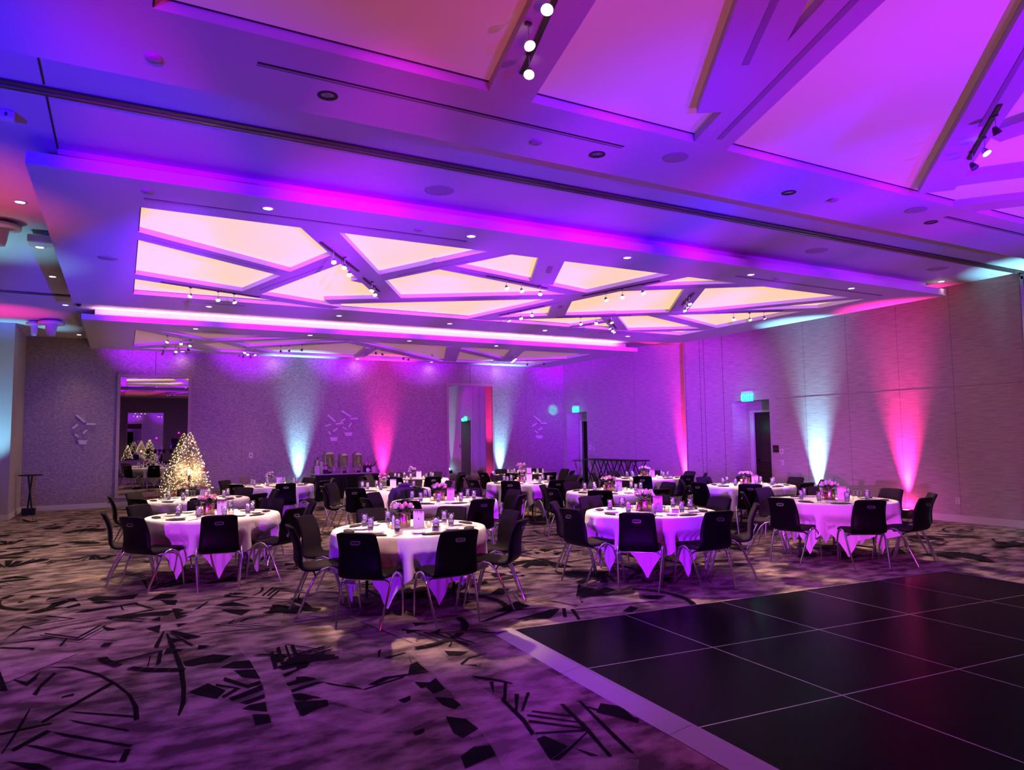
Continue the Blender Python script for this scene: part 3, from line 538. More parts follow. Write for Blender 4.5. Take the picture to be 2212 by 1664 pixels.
for x, y, z, lb in [(.13,5.15,ZT,'small round detector at the upper left of the near tray'),(.17,7.99,ZT,'small round detector at the left corner of the middle tray'),(3.10,5.15,ZT,'small round detector left of a dark downlight on the near tray'),(3.13,8.03,ZT,'small round detector between two lit downlights of the middle tray'),(9.4,8.03,ZT,'small round detector by the fourth lit downlight of the middle tray'),(6.8,5.0,ZT,'small round detector right of the third dark downlight')]:
    disc('smoke_detector', x, y, z, .055, .02, lb, M_grey, 'detector')
def slot(x0, x1, y, z, label):
    t = thing('slot_diffuser', label, 'air vent', (0, y, z))
    b = MB(); b.box(x0, -.012, -.003, x1, .008, -.0005); b.box(x0, .028, -.003, x1, .040, -.0005); b.build('slot', M_dark, t)
    MB().box(x0, .010, -.006, x1, .026, -.0005).build('vane', M_grey, t)
slot(.75, 3.85, 4.9, ZT, 'long linear air slot on the left part of the near tray'); slot(8.57, 11.9, 4.8, ZT, 'long linear air slot on the right part of the near tray')
slot(.15, 3.89, 8.26, ZT, 'long linear air slot at the left of the middle tray'); slot(8.65, 12.41, 8.2, ZT, 'long linear air slot at the right of the middle tray')
slot(.9, 2.0, 14.1, ZT, 'short linear air slot at the far left of the middle tray'); slot(9.0, 12.0, 14.1, ZT, 'long linear air slot at the far right of the middle tray'); slot(1.6, 5.2, 17.72, ZT, 'linear air slot on the near edge of the far tray')
# recessed grooves inside the bands
gv = MB()
for (x0,y0,x1,y1,q) in [(.3,9.95,2.0,11.0,.03),(2.0,12.5,2.55,10.4,.03),(3.75,10.5,4.35,9.2,.03),(3.9,12.75,6.3,11.25,.04),(4.5,9.8,5.3,10.0,.03),(5.6,8.95,5.8,9.35,.07),(7.45,11.55,7.6,11.85,.07),(7.0,12.3,7.25,11.3,.03),(8.0,9.6,9.3,8.75,.03),
    (3.7,2.4,4.5,4.4,.05),(3.15,2.5,3.75,3.4,.05),(5.2,2.3,6.3,3.2,.04),(8.2,20.0,8.4,20.4,.05),(6.25,20.2,6.35,20.7,.05)]:
    band(gv, x0, y0, x1, y1, q, ZT-.0015, ZT+.0004)
o = struct(gv.build('ceiling_groove', mat('groove_paint', (.30,.27,.32), .6))); 

# track light heads hanging under the bands
HT1 = [(5.4,9.99),(5.73,10.08),(6.13,10.15),(7.46,10.11),(7.57,9.78),(7.67,9.35),(6.94,12.77),(7.03,12.42),(7.05,12.0),(8.55,12.51),(8.79,12.28),(9.05,12.09),(9.51,12.79),(9.79,13.05),(9.95,13.21),(2.47,9.49),(2.69,9.73),(2.86,10.12),(3.51,11.07),(3.65,11.37),(.95,12.75),(1.39,12.9),(1.66,13.0),(9.1,9.78),(9.29,10.05),(9.49,10.34),(11.17,10.7),(11.53,10.6),(11.68,10.35)]
HT2 = [(.92,18.83),(1.23,19.06),(1.46,19.34),(1.22,20.77),(2.89,20.31),(3.02,20.71),(3.21,20.75),(10.8,19.69),(10.67,19.31),(10.52,18.96)]
HT2U = [(.93,20.89),(1.49,20.33),(3.72,19.74),(3.91,19.55),(4.17,19.23),(6.19,19.19),(6.46,19.43),(7.35,20.15),(7.6,20.38),(11.69,20.25),(12.13,19.93)]
HT0 = [(2.06,3.28),(2.15,3.65),(2.33,3.95),(6.53,3.3)]; HT0U = [(6.79,3.54),(6.16,3.02)]
def head_proto(lit):
    t = thing('track_spotlight', 'x', 'spotlight')
    MB().tube([(0,0,0),(0,0,-.11)], .0045, 6).build('stem', M_steel, t)
    MB().box(-.02,-.012,-.018,.02,.012,0).build('mount', M_track, t)
    Tm = Matrix.Translation((0,0,-.135)) @ Matrix.Rotation(-.55, 4, 'X')
    MB().lathe([(.012,.035),(.022,.02),(.033,-.02),(.036,-.03)], 14, 0, Tm).build('shade', M_steel if lit else M_track, t)
    MB().lathe([(.001,-.032),(.02,-.031),(.033,-.026)], 14, 0, Tm).build('lens', M_lens if lit else M_lens_o, t)
    kids(t); return t
PL = head_proto(True); PU = head_proto(False); usedp = {}
def heads(pts, lit, txts, grp):
    src = PL if lit else PU
    for i, (x, y) in enumerate(pts):
        lab = txts[i]
        if src.name not in usedp: usedp[src.name] = 1; src.location = (x, y, ZT); src['label'] = lab; src['group'] = grp; src.rotation_euler = (0,0,0)
        else: dup(src, (x, y, ZT), ((i*.7)%1.4-.7 if lit else i*1.3), lab, grp)
trip = lambda where: ['left one of three spotlights %s' % where, 'middle one of three spotlights %s' % where, 'right one of three spotlights %s' % where]
heads(HT1, True, trip('on the top centre band, middle tray')+trip('right of the centre crossing, middle tray')+trip('on the low band left of the centre stub, middle tray')+trip('on the low band right of the centre stub, middle tray')
      +trip('crowded on the steep right band, middle tray')+trip('high on the long left band, middle tray')+['upper one of two spotlights low on the long left band', 'lower one of two spotlights low on the long left band']
      +trip('at the far left of the middle tray')+trip('stacked on the short dark band at right')+trip('at the far right of the middle tray'), 'lit spotlights of the middle tray')
heads(HT2, True, trip('at the far left of the far tray')+['single lit spotlight just below the far left three']+trip('beside the left blue uplight, far tray')+trip('near the right end of the far tray'), 'lit spotlights of the far tray')
heads(HT2U, False, ['left dark spotlight in the far left corner of the far tray','right dark spotlight in the far left corner of the far tray']+[s_.replace('three spotlights','three dark spotlights') for s_ in trip('left of the far tray centre')]+['left of two dark spotlights under the centre of the far tray','right of two dark spotlights under the centre of the far tray','left of two dark spotlights above the pink wall glow','right of two dark spotlights above the pink wall glow','left of two dark spotlights at the right end of the far tray','right of two dark spotlights at the right end of the far tray'], 'dark spotlights of the far tray')
heads(HT0, True, ['topmost big lit spotlight in the near tray', 'middle big lit spotlight in the near tray', 'lowest big lit spotlight in the near tray', 'lit spotlight in the upper right corner of the picture'], 'spotlights of the near tray')
heads(HT0U, False, ['dark spotlight left of the lit one in the upper right corner', 'dark spotlight right of the lit one in the upper right corner'], 'spotlights of the near tray')
def ltrack(x0, y0, x1, y1, lb):
    m = MB(); band(m, x0, y0, x1, y1, .035, ZT-.012, ZT-.0005); tag(m.build('light_track', M_track), lb, 'light track')
ltrack(5.0,9.9,6.35,10.28,'thin light track on the top centre band'); ltrack(7.3,10.6,7.75,9.0,'thin light track right of the centre crossing'); ltrack(6.85,13.0,7.15,11.7,'thin light track on the low band left of the stub'); ltrack(8.1,12.75,9.4,11.85,'thin light track on the low band right of the stub')
ltrack(9.3,12.5,10.2,13.45,'thin light track on the steep right band'); ltrack(2.2,9.1,3.1,10.45,'thin light track high on the long left band'); ltrack(3.3,10.85,3.85,11.75,'thin light track low on the long left band'); ltrack(.5,12.5,2.1,13.1,'thin light track at the far left of the middle tray')
ltrack(9.0,9.55,9.6,10.5,'thin light track on the short dark band at right'); ltrack(10.9,10.95,11.95,10.1,'thin light track at the far right of the middle tray'); ltrack(2.0,2.8,2.42,4.2,'dark light track beside the big near spotlights'); ltrack(6.0,2.9,6.95,3.65,'dark light track in the upper right corner')
# fittings of the left ceiling strip
def pendant(x, y, r, h, lb):
    t = thing('wireless_dome', lb, 'ceiling speaker', (x, y, ZM))
    MB().lathe([(r*.42,-.10*h),(r,-.09*h),(r*1.02,-.07*h),(r,-.05*h),(r*.3,0)], 24).build('disc', M_white, t)
    MB().lathe([(.001,-.32*h),(r*.3,-.31*h),(r*.38,-.24*h),(r*.46,-.10*h)], 20).build('dome', M_white, t)
pendant(-1.42, 10.85, .24, 1.0, 'big flying saucer shaped ceiling speaker at the left edge'); pendant(-1.45, 19.05, .26, 1.2, 'saucer shaped ceiling speaker above the back left alcove'); pendant(-1.80, 19.35, .16, 1.1, 'smaller saucer shaped ceiling speaker left of its twin')
t = thing('projector', 'small ceiling projector behind the left tray edge', 'projector', (-.95, 11.2, ZM)); MB().rbox(-.2,-.13,-.17,.2,.13,-.06,.02).build('body', M_white, t); MB().tube([(0,0,-.06),(0,0,0)], .03, 10).build('mount', M_white, t); MB().lathe([(.001,-.02),(.035,-.02),(.04,0)], 14, 0, Matrix.Translation((-.05,-.13,-.12)) @ Matrix.Rotation(pi/2,4,'X')).build('lens', M_lens_o, t)
t = thing('dome_camera', 'small dark dome camera at the corner of the middle tray', 'camera', (-.80, 16.4, ZM)); MB().lathe([(.09,0),(.09,-.03),(.06,-.04)], 18).build('base', M_grey, t); MB().ball((0,0,-.05), .05, 14).build('dome', M_black, t)
t = thing('wall_sensor', 'small white sensor box on the ceiling at upper left', 'sensor', (-.92, 7.2, ZM)); MB().rbox(-.06,-.05,-.07,.06,.05,0,.01).build('body', M_white, t); MB().box(-.01,-.052,-.05,.01,-.049,-.02).build('eye', M_black, t)
tag(MB().box(-5.9,15.7,ZM-.02,-.9,15.85,ZM-.001).build('slot_diffuser', M_track), 'dark slot across the left ceiling strip', 'air vent')
# ================================================================== DANCE FLOOR
dfl = thing('dance_floor', 'glossy black portable dance floor of square panels with pale ramp edging', 'dance floor')
I0 = Vector((3.071, 5.619)); VA = Vector((1.145, -.085)); VB = Vector((-.055, -1.2)); NX, NY = 5, 5; ZD = .024
def G(i, j): return I0+VA*i+VB*j
pm = MB(); e = .0045
c4 = [Vector((0,0)), VA, VA+VB, VB]; ctr = (VA+VB)/2
inn = [c+(ctr-c).normalized()*e*1.5 for c in c4]
vs = [(p.x,p.y,ZD) for p in c4]+[(p.x,p.y,ZD) for p in inn]+[(p.x,p.y,0.001) for p in c4]
pm.add(vs, [(4,7,6,5)], 0); pm.add(vs, [(0,4,5,1),(1,5,6,2),(2,6,7,3),(3,7,4,0)], 1); pm.add(vs, [(0,1,9,8),(1,2,10,9),(2,3,11,10),(3,0,8,11)], 1)
vs2 = pm
p0 = pm.build('floor_panel', [M_floor_b, M_line], dfl)
bmx = bmesh.new(); bmx.from_mesh(p0.data); bmesh.ops.recalc_face_normals(bmx, faces=bmx.faces); bmx.to_mesh(p0.data); bmx.free()
if p0.data.polygons[0].normal.z < 0: p0.data.flip_normals()
first = True
for i in range(NX):
    for j in range(NY):
        q = p0 if first else p0.copy()
        if not first: C.objects.link(q); q.parent = dfl
        first = False; g_ = G(i, j); q.location = (g_.x, g_.y, 0)
def ramp(a, b, out, n, nm='edge_ramp'):
    for k in range(n):
        p = a+(b-a)*(k/n)+(b-a).normalized()*.002; q = a+(b-a)*((k+1)/n)-(b-a).normalized()*.002
        if k == 0: po = p+out+(p-q).normalized()*(out.length if nm=='x' else 0)
        else: po = p+out
        m = MB(); q0 = q+out; i1 = p+out*.18; i2 = q+out*.18; po = p+out
        m.add([(p.x,p.y,ZD+.003),(q.x,q.y,ZD+.003),(i2.x,i2.y,ZD+.003),(i1.x,i1.y,ZD+.003),(po.x,po.y,.004),(q0.x,q0.y,.004),(po.x,po.y,0),(q0.x,q0.y,0)],
              [(0,1,2,3),(3,2,5,4),(4,5,7,6)], 0)
        o = m.build('edge_ramp', M_alu, dfl)
        if o.data.polygons[0].normal.z < 0: o.data.flip_normals()
ramp(G(0,-.05), G(0,NY), Vector((-.185, .01)), NY)
ramp(G(-.16,0), G(NX+.06,0), Vector((.006, .085)), NX)
ramp(G(NX,-.05), G(NX,NY), Vector((.09, 0)), NY)

# ================================================================== CHAIRS
PROF = [(.245,.418),(.238,.440),(.20,.452),(.12,.452),(0,.445),(-.10,.440),(-.17,.443),(-.215,.463),(-.240,.51),(-.246,.57),(-.250,.63),(-.262,.70),(-.292,.78),(-.322,.84),(-.335,.872)]
def prof(t):
    n = len(PROF)-1; x = t*n; i = min(int(x), n-1); f = x-i
    P = [Vector(PROF[max(0, min(n, k))]) for k in (i-1, i, i+1, i+2)]
    return .5*((2*P[1])+(-P[0]+P[2])*f+(2*P[0]-5*P[1]+4*P[2]-P[3])*f*f+(-P[0]+3*P[1]-3*P[2]+P[3])*f**3)
def wid(t):
    K = [(0,.205),(.06,.225),(.3,.235),(.45,.23),(.6,.218),(.8,.205),(.93,.197),(1,.190)]
    for (a,b),(c,d) in zip(K, K[1:]):
        if t <= c: return b+(d-b)*(t-a)/(c-a)
    return K[-1][1]
def shell(t0, t1, thick0, thick1, scale, nu=10, nv=26):
    vs = []; fs = []
    for side, off in ((0, thick1), (1, thick0)):
        for j in range(nv+1):
            for i in range(nu+1):
                u = -1+2*i/nu; au = abs(u)
                t = t0+(t1-t0)*j/nv
                if t > .9: t = .9+(t-.9)*(1-.42*max(0, au-.72)/.28*((t-.9)/.1))
                if t < .06: t = t+.035*max(0, au-.8)/.2*(1-t/.06)
                p = prof(t); d = (prof(min(1, t+.01))-prof(max(0, t-.01))).normalized(); n = Vector((d.y, -d.x))
                w_ = wid(t)*scale; bk = max(0, min(1, (t-.45)/.2))
                edge = (1-.55*max(0, au-.85)/.15)
                y = p.x+n.x*off*edge; z = p.y+n.y*off*edge
                y += .020*u*u*bk; z += .008*u*u*(1-bk)
                x = u*w_*(1-.02*(au > .99))
                vs.append((x, y, z))
    N = (nu+1)*(nv+1)
    idx = lambda s, i, j: s*N+j*(nu+1)+i
    for j in range(nv):
        for i in range(nu):
            fs.append((idx(0,i,j), idx(0,i,j+1), idx(0,i+1,j+1), idx(0,i+1,j)))
            fs.append((idx(1,i,j), idx(1,i+1,j), idx(1,i+1,j+1), idx(1,i,j+1)))
        for i, fl_ in ((0, 0), (nu, 1)):
            q = (idx(0,i,j), idx(1,i,j), idx(1,i,j+1), idx(0,i,j+1)); fs.append(q if not fl_ else q[::-1])
    for i in range(nu):
        for j, fl_ in ((0, 0), (nv, 1)):
            q = (idx(0,i,j), idx(0,i+1,j), idx(1,i+1,j), idx(1,i,j)); fs.append(q if not fl_ else q[::-1])
    return vs, fs
def make_chair():
    t = thing('banquet_chair', 'x', 'chair', group='banquet chairs around the round tables')
    vs, fs = shell(0, 1, -.016, .004, 1.0); o = MB().add(vs, fs, 0, True).build('seat_shell', M_blackpl, t)
    vs, fs = shell(.035, .975, .002, .026, .955); o = MB().add(vs, fs, 0, True).build('upholstery', M_blackfab, t); o['label'] = 'charcoal fabric pad on seat and backrest'
    # handle: slot plate and chrome ring on the outer back
    T = Matrix.Translation((0, -.324, .782)) @ Matrix.Rotation(radians(-22), 4, 'X')
    hb = MB(); ring = []
    for k in range(24):
        a = 2*pi*k/24; cx = .046*(abs(cos(a))**.45)*(1 if cos(a) > 0 else -1); cz = .019*(abs(sin(a))**.5)*(1 if sin(a) > 0 else -1)
        if sin(a) > 0: cz *= .8
        ring.append((cx, 0, cz))
    hb.tube(ring, .0032, 6, 0, False, T, True); o = hb.build('handle', M_chrome, t); o['label'] = 'chrome hand grip ring on the back'
    MB().box(-.042, .001, -.015, .042, .008, .013, 0, T).build('handle_slot', M_dark, t)
    for sx in (-1, 1):
        def pth(pts): return [(sx*x, y, z) for x, y, z in pts]
        front = [(.215,.262,0),(.226,.235,.13),(.237,.205,.25),(.243,.178,.33),(.245,.14,.405),(.245,.09,.448),(.245,.03,.466)]
        rear = [(.245,.03,.466),(.245,-.03,.452),(.245,-.085,.41),(.243,-.125,.345),(.236,-.175,.235),(.226,-.225,.12),(.213,-.275,0)]
        for P in (front, rear):
            lg = MB().tube(pth(P), .0112, 8, 0, False); f = P[0] if P[0][2] == 0 else P[-1]
            lg.lathe([(.001,0),(.0125,0),(.0125,.012),(.0112,.014)], 10, 0, None, (sx*f[0], f[1]))
            lg.build('leg', M_chrome, t)
    cb = MB(); cb.tube([(-.245,.03,.462),(-.20,.03,.425),(.20,.03,.425),(.245,.03,.462)], .009, 6); cb.tube([(-.243,-.10,.39),(-.19,-.10,.415),(.19,-.10,.415),(.243,-.10,.39)], .009, 6)
    cb.build('crossbar', M_chrome, t)
    kids(t); return t
chair0 = make_chair(); chair_used = False
TN = ['left front table', 'nearest centre front table', 'ivory rose front table', 'rightmost front table',
      'table before the lit tree', 'back left table by blue glow', 'table before the coffee urns', 'second row centre left table',
      'back table by pink glow', 'tall pink bouquet table', 'rearmost right table', 'second row pink rose table',
      'back table by serving stand', 'table before the exit door']
SKIP = {(3,0):0, (5,90):1, (5,180):1, (6,-45):1}
JIT = {(0,-135):-2,(1,-45):5,(3,-90):10,(3,-135):12,(3,180):5}
REL = {0:'nearest', 45:'near right', 90:'right', 135:'far right', 180:'far', -135:'far left', -90:'left', -45:'near left'}
LOOK = {0:'black chair back', 45:'black chair back', -45:'black chair back', 90:'side-on black chair', -90:'side-on black chair', 135:'charcoal-fronted chair', -135:'charcoal-fronted chair', 180:'charcoal-fronted chair'}
for ti, (tx, ty) in enumerate(TABLES):
    camdir = math.degrees(atan2(-ty, -tx)); step = round(camdir/45)*45
    for k in range(8):
        a = -180+45*k
        if SKIP.get((ti, a if a != -180 else 180)) : continue
        rel = ((a-step+180) % 360)-180
        if rel == -180: rel = 180
        aa = radians(a+JIT.get((ti, a if a != -180 else 180), 0)+random.uniform(-2.5, 2.5)); R = .945+random.uniform(-.02, .025)
        loc = (tx+R*cos(aa), ty+R*sin(aa), 0); rz = aa+pi/2+radians(random.uniform(-5, 5))
        lab = '%s at the %s seat of the %s' % (LOOK[rel], REL[rel], TN[ti])
        if not chair_used: chair_used = True; chair0.location = loc; chair0.rotation_euler = (0,0,rz); chair0['label'] = lab
        else: dup(chair0, loc, rz, lab)

# ================================================================== TABLES AND CLOTHS
RT = .80
def cloth(corner, half, off, seed):
    rn = random.Random(seed); NT = 192; vs = []; fs = []
    ph = [rn.uniform(0, 6.28) for _ in range(6)]
    rings = [0.001, .3, .55, .72, .79, RT+.004]
    topz = .760+off
    def L(th):
        d = ((th-corner+pi/4) % (pi/2))-pi/4; q = abs(pi/4-abs(d)); return half/max(cos(q+0) if False else max(abs(cos(th-corner+pi/4)), abs(sin(th-corner+pi/4))), 1e-3)
    rows = 13
    for r in rings:
        for i in range(NT):
            th = 2*pi*i/NT; vs.append((r*cos(th), r*sin(th), topz+(.0006*sin(9*th+r*20) if r > .3 else 0)-(.003 if r > RT else 0)))
    for j in range(1, rows+1):
        for i in range(NT):
            th = 2*pi*i/NT; hang = L(th)-RT; t = j/rows; s_ = hang*t
            big = max(0, (hang-.3))/.45
            fold = (.020*sin(11*th+ph[0])+.014*sin(17*th+ph[1])+.007*sin(29*th+ph[2]))*min(1, s_*3.0)
            dc = ((th-corner+pi/4) % (pi/2))-pi/4
            r = RT+.010+off*1.5+.05*s_+fold+.03*big*t*cos(dc*18)
            z = topz-.004-s_*.985
            if z < .62:                                     # the seats push the hanging cloth in
                k = min(1, (.62-z)/.12)
                d = ((th+pi/8) % (pi/4))-pi/8; lat = abs(sin(d))*r
                wgt = max(0, min(1, (.285-lat)/.04))*k
                r = r+(min(r, .655+.01*sin(40*th)) - r)*wgt
            vs.append((r*cos(th), r*sin(th), max(z, .05)))
    nr = len(rings)+rows
    for j in range(nr-1):
        for i in range(NT): fs.append((j*NT+i, (j+1)*NT+i, (j+1)*NT+(i+1)%NT, j*NT+(i+1)%NT))
    m = MB(); m.add(vs, fs, 0, True); return m
def make_table():
    t = thing('round_table', 'x', 'table', group='round banquet tables under the cloths')
    MB().lathe([(.001,.725),(.78,.725),(.795,.735),(.795,.752),(.78,.7575),(.001,.7575)], 48).build('tabletop', M_beige, t)
    for sx in (-1, 1):
        for sy in (-1, 1): MB().tube([(sx*.36, sy*.30, .725), (sx*.37, sy*.33, .0)], .016, 8).build('leg', M_black, t)
        MB().tube([(sx*.37,-.32,.10),(sx*.37,.32,.10)], .012, 6).build('leg_brace', M_black, t)
    kids(t); return t
tb0 = make_table()
for ti, (tx, ty) in enumerate(TABLES):
    lab = 'round folding table hidden under the cloths of the %s' % TN[ti]
    if ti == 0: tb0.location = (tx, ty, 0); tb0['label'] = lab
    else: dup(tb0, (tx, ty, 0), random.choice([0, .4, .8]), lab)
lower = [cloth(radians(-90), 1.075, 0.0, 3), cloth(radians(-84), 1.07, 0.0, 8)]; upper = [cloth(radians(-134), 1.085, .0045, 5), cloth(radians(-130), 1.08, .0045, 9)]
lo_o = [m.build('tablecloth', M_cloth) for m in lower]; up_o = [m.build('tablecloth', M_cloth) for m in upper]
for ti, (tx, ty) in enumerate(TABLES):
    v = ti % 2
    for src, nm in ((lo_o[v], 'lower'), (up_o[v], 'upper')):
        o = src if ti < 2 else src.copy()
        if ti >= 2: C.objects.link(o)
        o.location = (tx, ty, 0); tag(o, '%s white square cloth draped over the %s' % (nm, TN[ti]), 'tablecloth', 'white tablecloths')

# ================================================================== PLACE SETTINGS
ZC = .7665
def mk_glass():
    t = thing('water_glass', 'x', 'glass', group='water glasses on the tables')
    MB().lathe([(.001,.0),(.025,.0),(.027,.004),(.031,.045),(.0365,.095),(.0355,.125),(.032,.148),(.0312,.148),(.0345,.125),(.0352,.095),(.0295,.045),(.0255,.012),(.001,.012)], 16).build('glass_body', M_glass, t)
    MB().lathe([(.001,.0135),(.0245,.0135),(.0288,.045),(.0325,.078),(.001,.078)], 14).build('water', M_water, t)
    m = MB(); rn = random.Random(4)
    for i in range(9):
        T = Matrix.Translation((rn.uniform(-.014,.014), rn.uniform(-.014,.014), .084+.0050*i)) @ Matrix.Rotation(rn.uniform(0,3), 4, Vector((rn.random(), rn.random(), 1)).normalized())
        m.rbox(-.011,-.011,-.009,.011,.011,.009,.003,0,T)
    m.build('ice', M_ice, t); kids(t); return t
def mk_napkin():
    m = MB(); n = 16; P = []; rn = random.Random(2)
    for i in range(n):
        a = 2*pi*i/n; P.append((.125*cos(a)*(1+.05*rn.uniform(-1,1)), .052*sin(a)*(1+.12*rn.uniform(-1,1))))
    vs = [(x*.96,y*.96,0) for x,y in P]+[(x,y,.008+.003*rn.random()) for x,y in P]+[(x*.55,y*.55,.014+.004*rn.random()) for x,y in P]+[(0,0,.014)]
    fs = [tuple(range(n-1,-1,-1))]
    for i in range(n): j = (i+1)%n; fs += [(i,j,n+j,n+i),(n+i,n+j,2*n+j,2*n+i),(2*n+i,2*n+j,3*n)]
    m.add(vs, fs, 0, False); return m.build('napkin', M_napkin)
def mk_plate():
    return MB().lathe([(.001,.002),(.05,.0),(.052,.003),(.078,.013),(.080,.015),(.077,.0155),(.052,.007),(.001,.006)], 24).build('side_plate', M_china)
def mk_fork():
    t = thing('fork', 'x', 'fork', group='forks on the tables')
    MB().rbox(-.0035,-.095,.0,.0035,.02,.0025,.001).build('handle', M_steel, t)
    m = MB(); m.prism([(-.0035,.02),(.0035,.02),(.011,.04),(.011,.055),(-.011,.055),(-.011,.04)], .0015, .004)
    for x in (-.0095,-.0032,.0032,.0095): m.box(x-.0013,.055,.0015,x+.0013,.093,.004)
    m.build('tines', M_steel, t); kids(t); return t
def mk_knife():
    t = thing('table_knife', 'x', 'knife', group='table knives on the tables')
    MB().rbox(-.0045,-.10,.0,.0045,.0,.005,.0015).build('handle', M_steel, t)
    MB().prism([(-.0045,0),(.0045,0),(.009,.03),(.009,.085),(.002,.105),(-.0045,.10)], .0005, .0025).build('blade', M_steel, t); kids(t); return t
gl0, nap0, pl0, fo0, kn0 = mk_glass(), mk_napkin(), mk_plate(), mk_fork(), mk_knife()
nap0['category'] = 'napkin'; nap0['group'] = 'black napkins on the tables'; pl0['category'] = 'plate'; pl0['group'] = 'white side plates on the tables'
used = set()
def put(src, loc, rz, lab):
    if src.name not in used: used.add(src.name); src.location = loc; src.rotation_euler = (0,0,rz); src['label'] = lab; return src
    return dup(src, loc, rz, lab)
KIDS[nap0.name] = []; KIDS[pl0.name] = []
for ti, (tx, ty) in enumerate(TABLES):
    near = ti in (0, 1, 2, 3, 7, 4, 11)
    step = round(math.degrees(atan2(-ty, -tx))/45)*45
    for k in range(8):
        a = -180+45*k; rel = ((a-step+180) % 360)-180
        if rel == -180: rel = 180
        th = radians(a+random.uniform(-3,3)); pos = REL[rel]; at = '%s place of the %s' % (pos, TN[ti])
        u = Vector((cos(th), sin(th))); v = Vector((-sin(th), cos(th)))
        P = lambda r, s: (tx+u.x*r+v.x*s, ty+u.y*r+v.y*s, ZC)
        rz = th+pi/2
        put(nap0, P(.655+random.uniform(-.02,.015), random.uniform(-.03,.03)), rz+random.uniform(-.25,.25), 'black napkin at the %s' % at)
        put(gl0, P(.46+random.uniform(-.04,.04), .10+random.uniform(-.02,.02)), random.uniform(0,6), 'glass of iced water at the %s' % at)
        put(pl0, P(.50+random.uniform(-.02,.02), -.11), 0, 'white side plate at the %s' % at)
        if near:
            put(fo0, P(.60, -.185), rz+random.uniform(-.1,.1), 'fork at the %s' % at)
            put(kn0, P(.60, .175), rz+random.uniform(-.1,.1), 'knife at the %s' % at)

# ================================================================== CENTREPIECES
def petal_rose(m, c, r, mi=0, T=None):
    rn = random
    for ring, (n, rr, tilt) in enumerate([(3,.35,.15),(4,.62,.5),(5,.95,.95)]):
        for i in range(n):
            a = 2*pi*i/n+ring*.6+rn.random()*.4; vs = []; 
            for jj in range(3):
                for ii in range(3):
                    s_ = (ii-1)*.62*(1 if jj else .6); h = jj/2
                    rad = r*rr*(.35+.65*h) if ring else r*.28
                    z = r*(h*(1.15-.75*tilt)) - r*.1*ring
                    vs.append((c[0]+rad*cos(a+s_), c[1]+rad*sin(a+s_), c[2]+z-(abs(ii-1)*.10*r if jj == 2 else 0)))
            fs = [(q, q+1, q+4, q+3) for q in (0,1,3,4)]
            m.add(vs, fs, mi, True, T)
    m.ball((c[0], c[1], c[2]+r*.25), r*.42, 8, mi)
def foliage(R, H, n, seed, z0):
    rn = random.Random(seed); m = MB()
    for i in range(n):
        a = rn.uniform(0, 2*pi); el = rn.uniform(-.35, 1.1); r = R*rn.uniform(.55, 1.12)
        c = Vector((r*cos(a)*cos(el), r*sin(a)*cos(el), z0+H*.5*(sin(el)+.25)))
        d = Vector((cos(a)*cos(el), sin(a)*cos(el), sin(el)*.8)); d.normalize(); sd = d.cross(Vector((0,0,1))).normalized()*rn.uniform(.007,.013); L = rn.uniform(.03,.06)
        nrm = sd.cross(d)*.35
        vs = [c-d*L*.4, c+sd+nrm*.3, c+d*L*.7, c-sd+nrm*.3]; m.add(vs, [(0,1,2),(0,2,3)], 0, False)
    return m
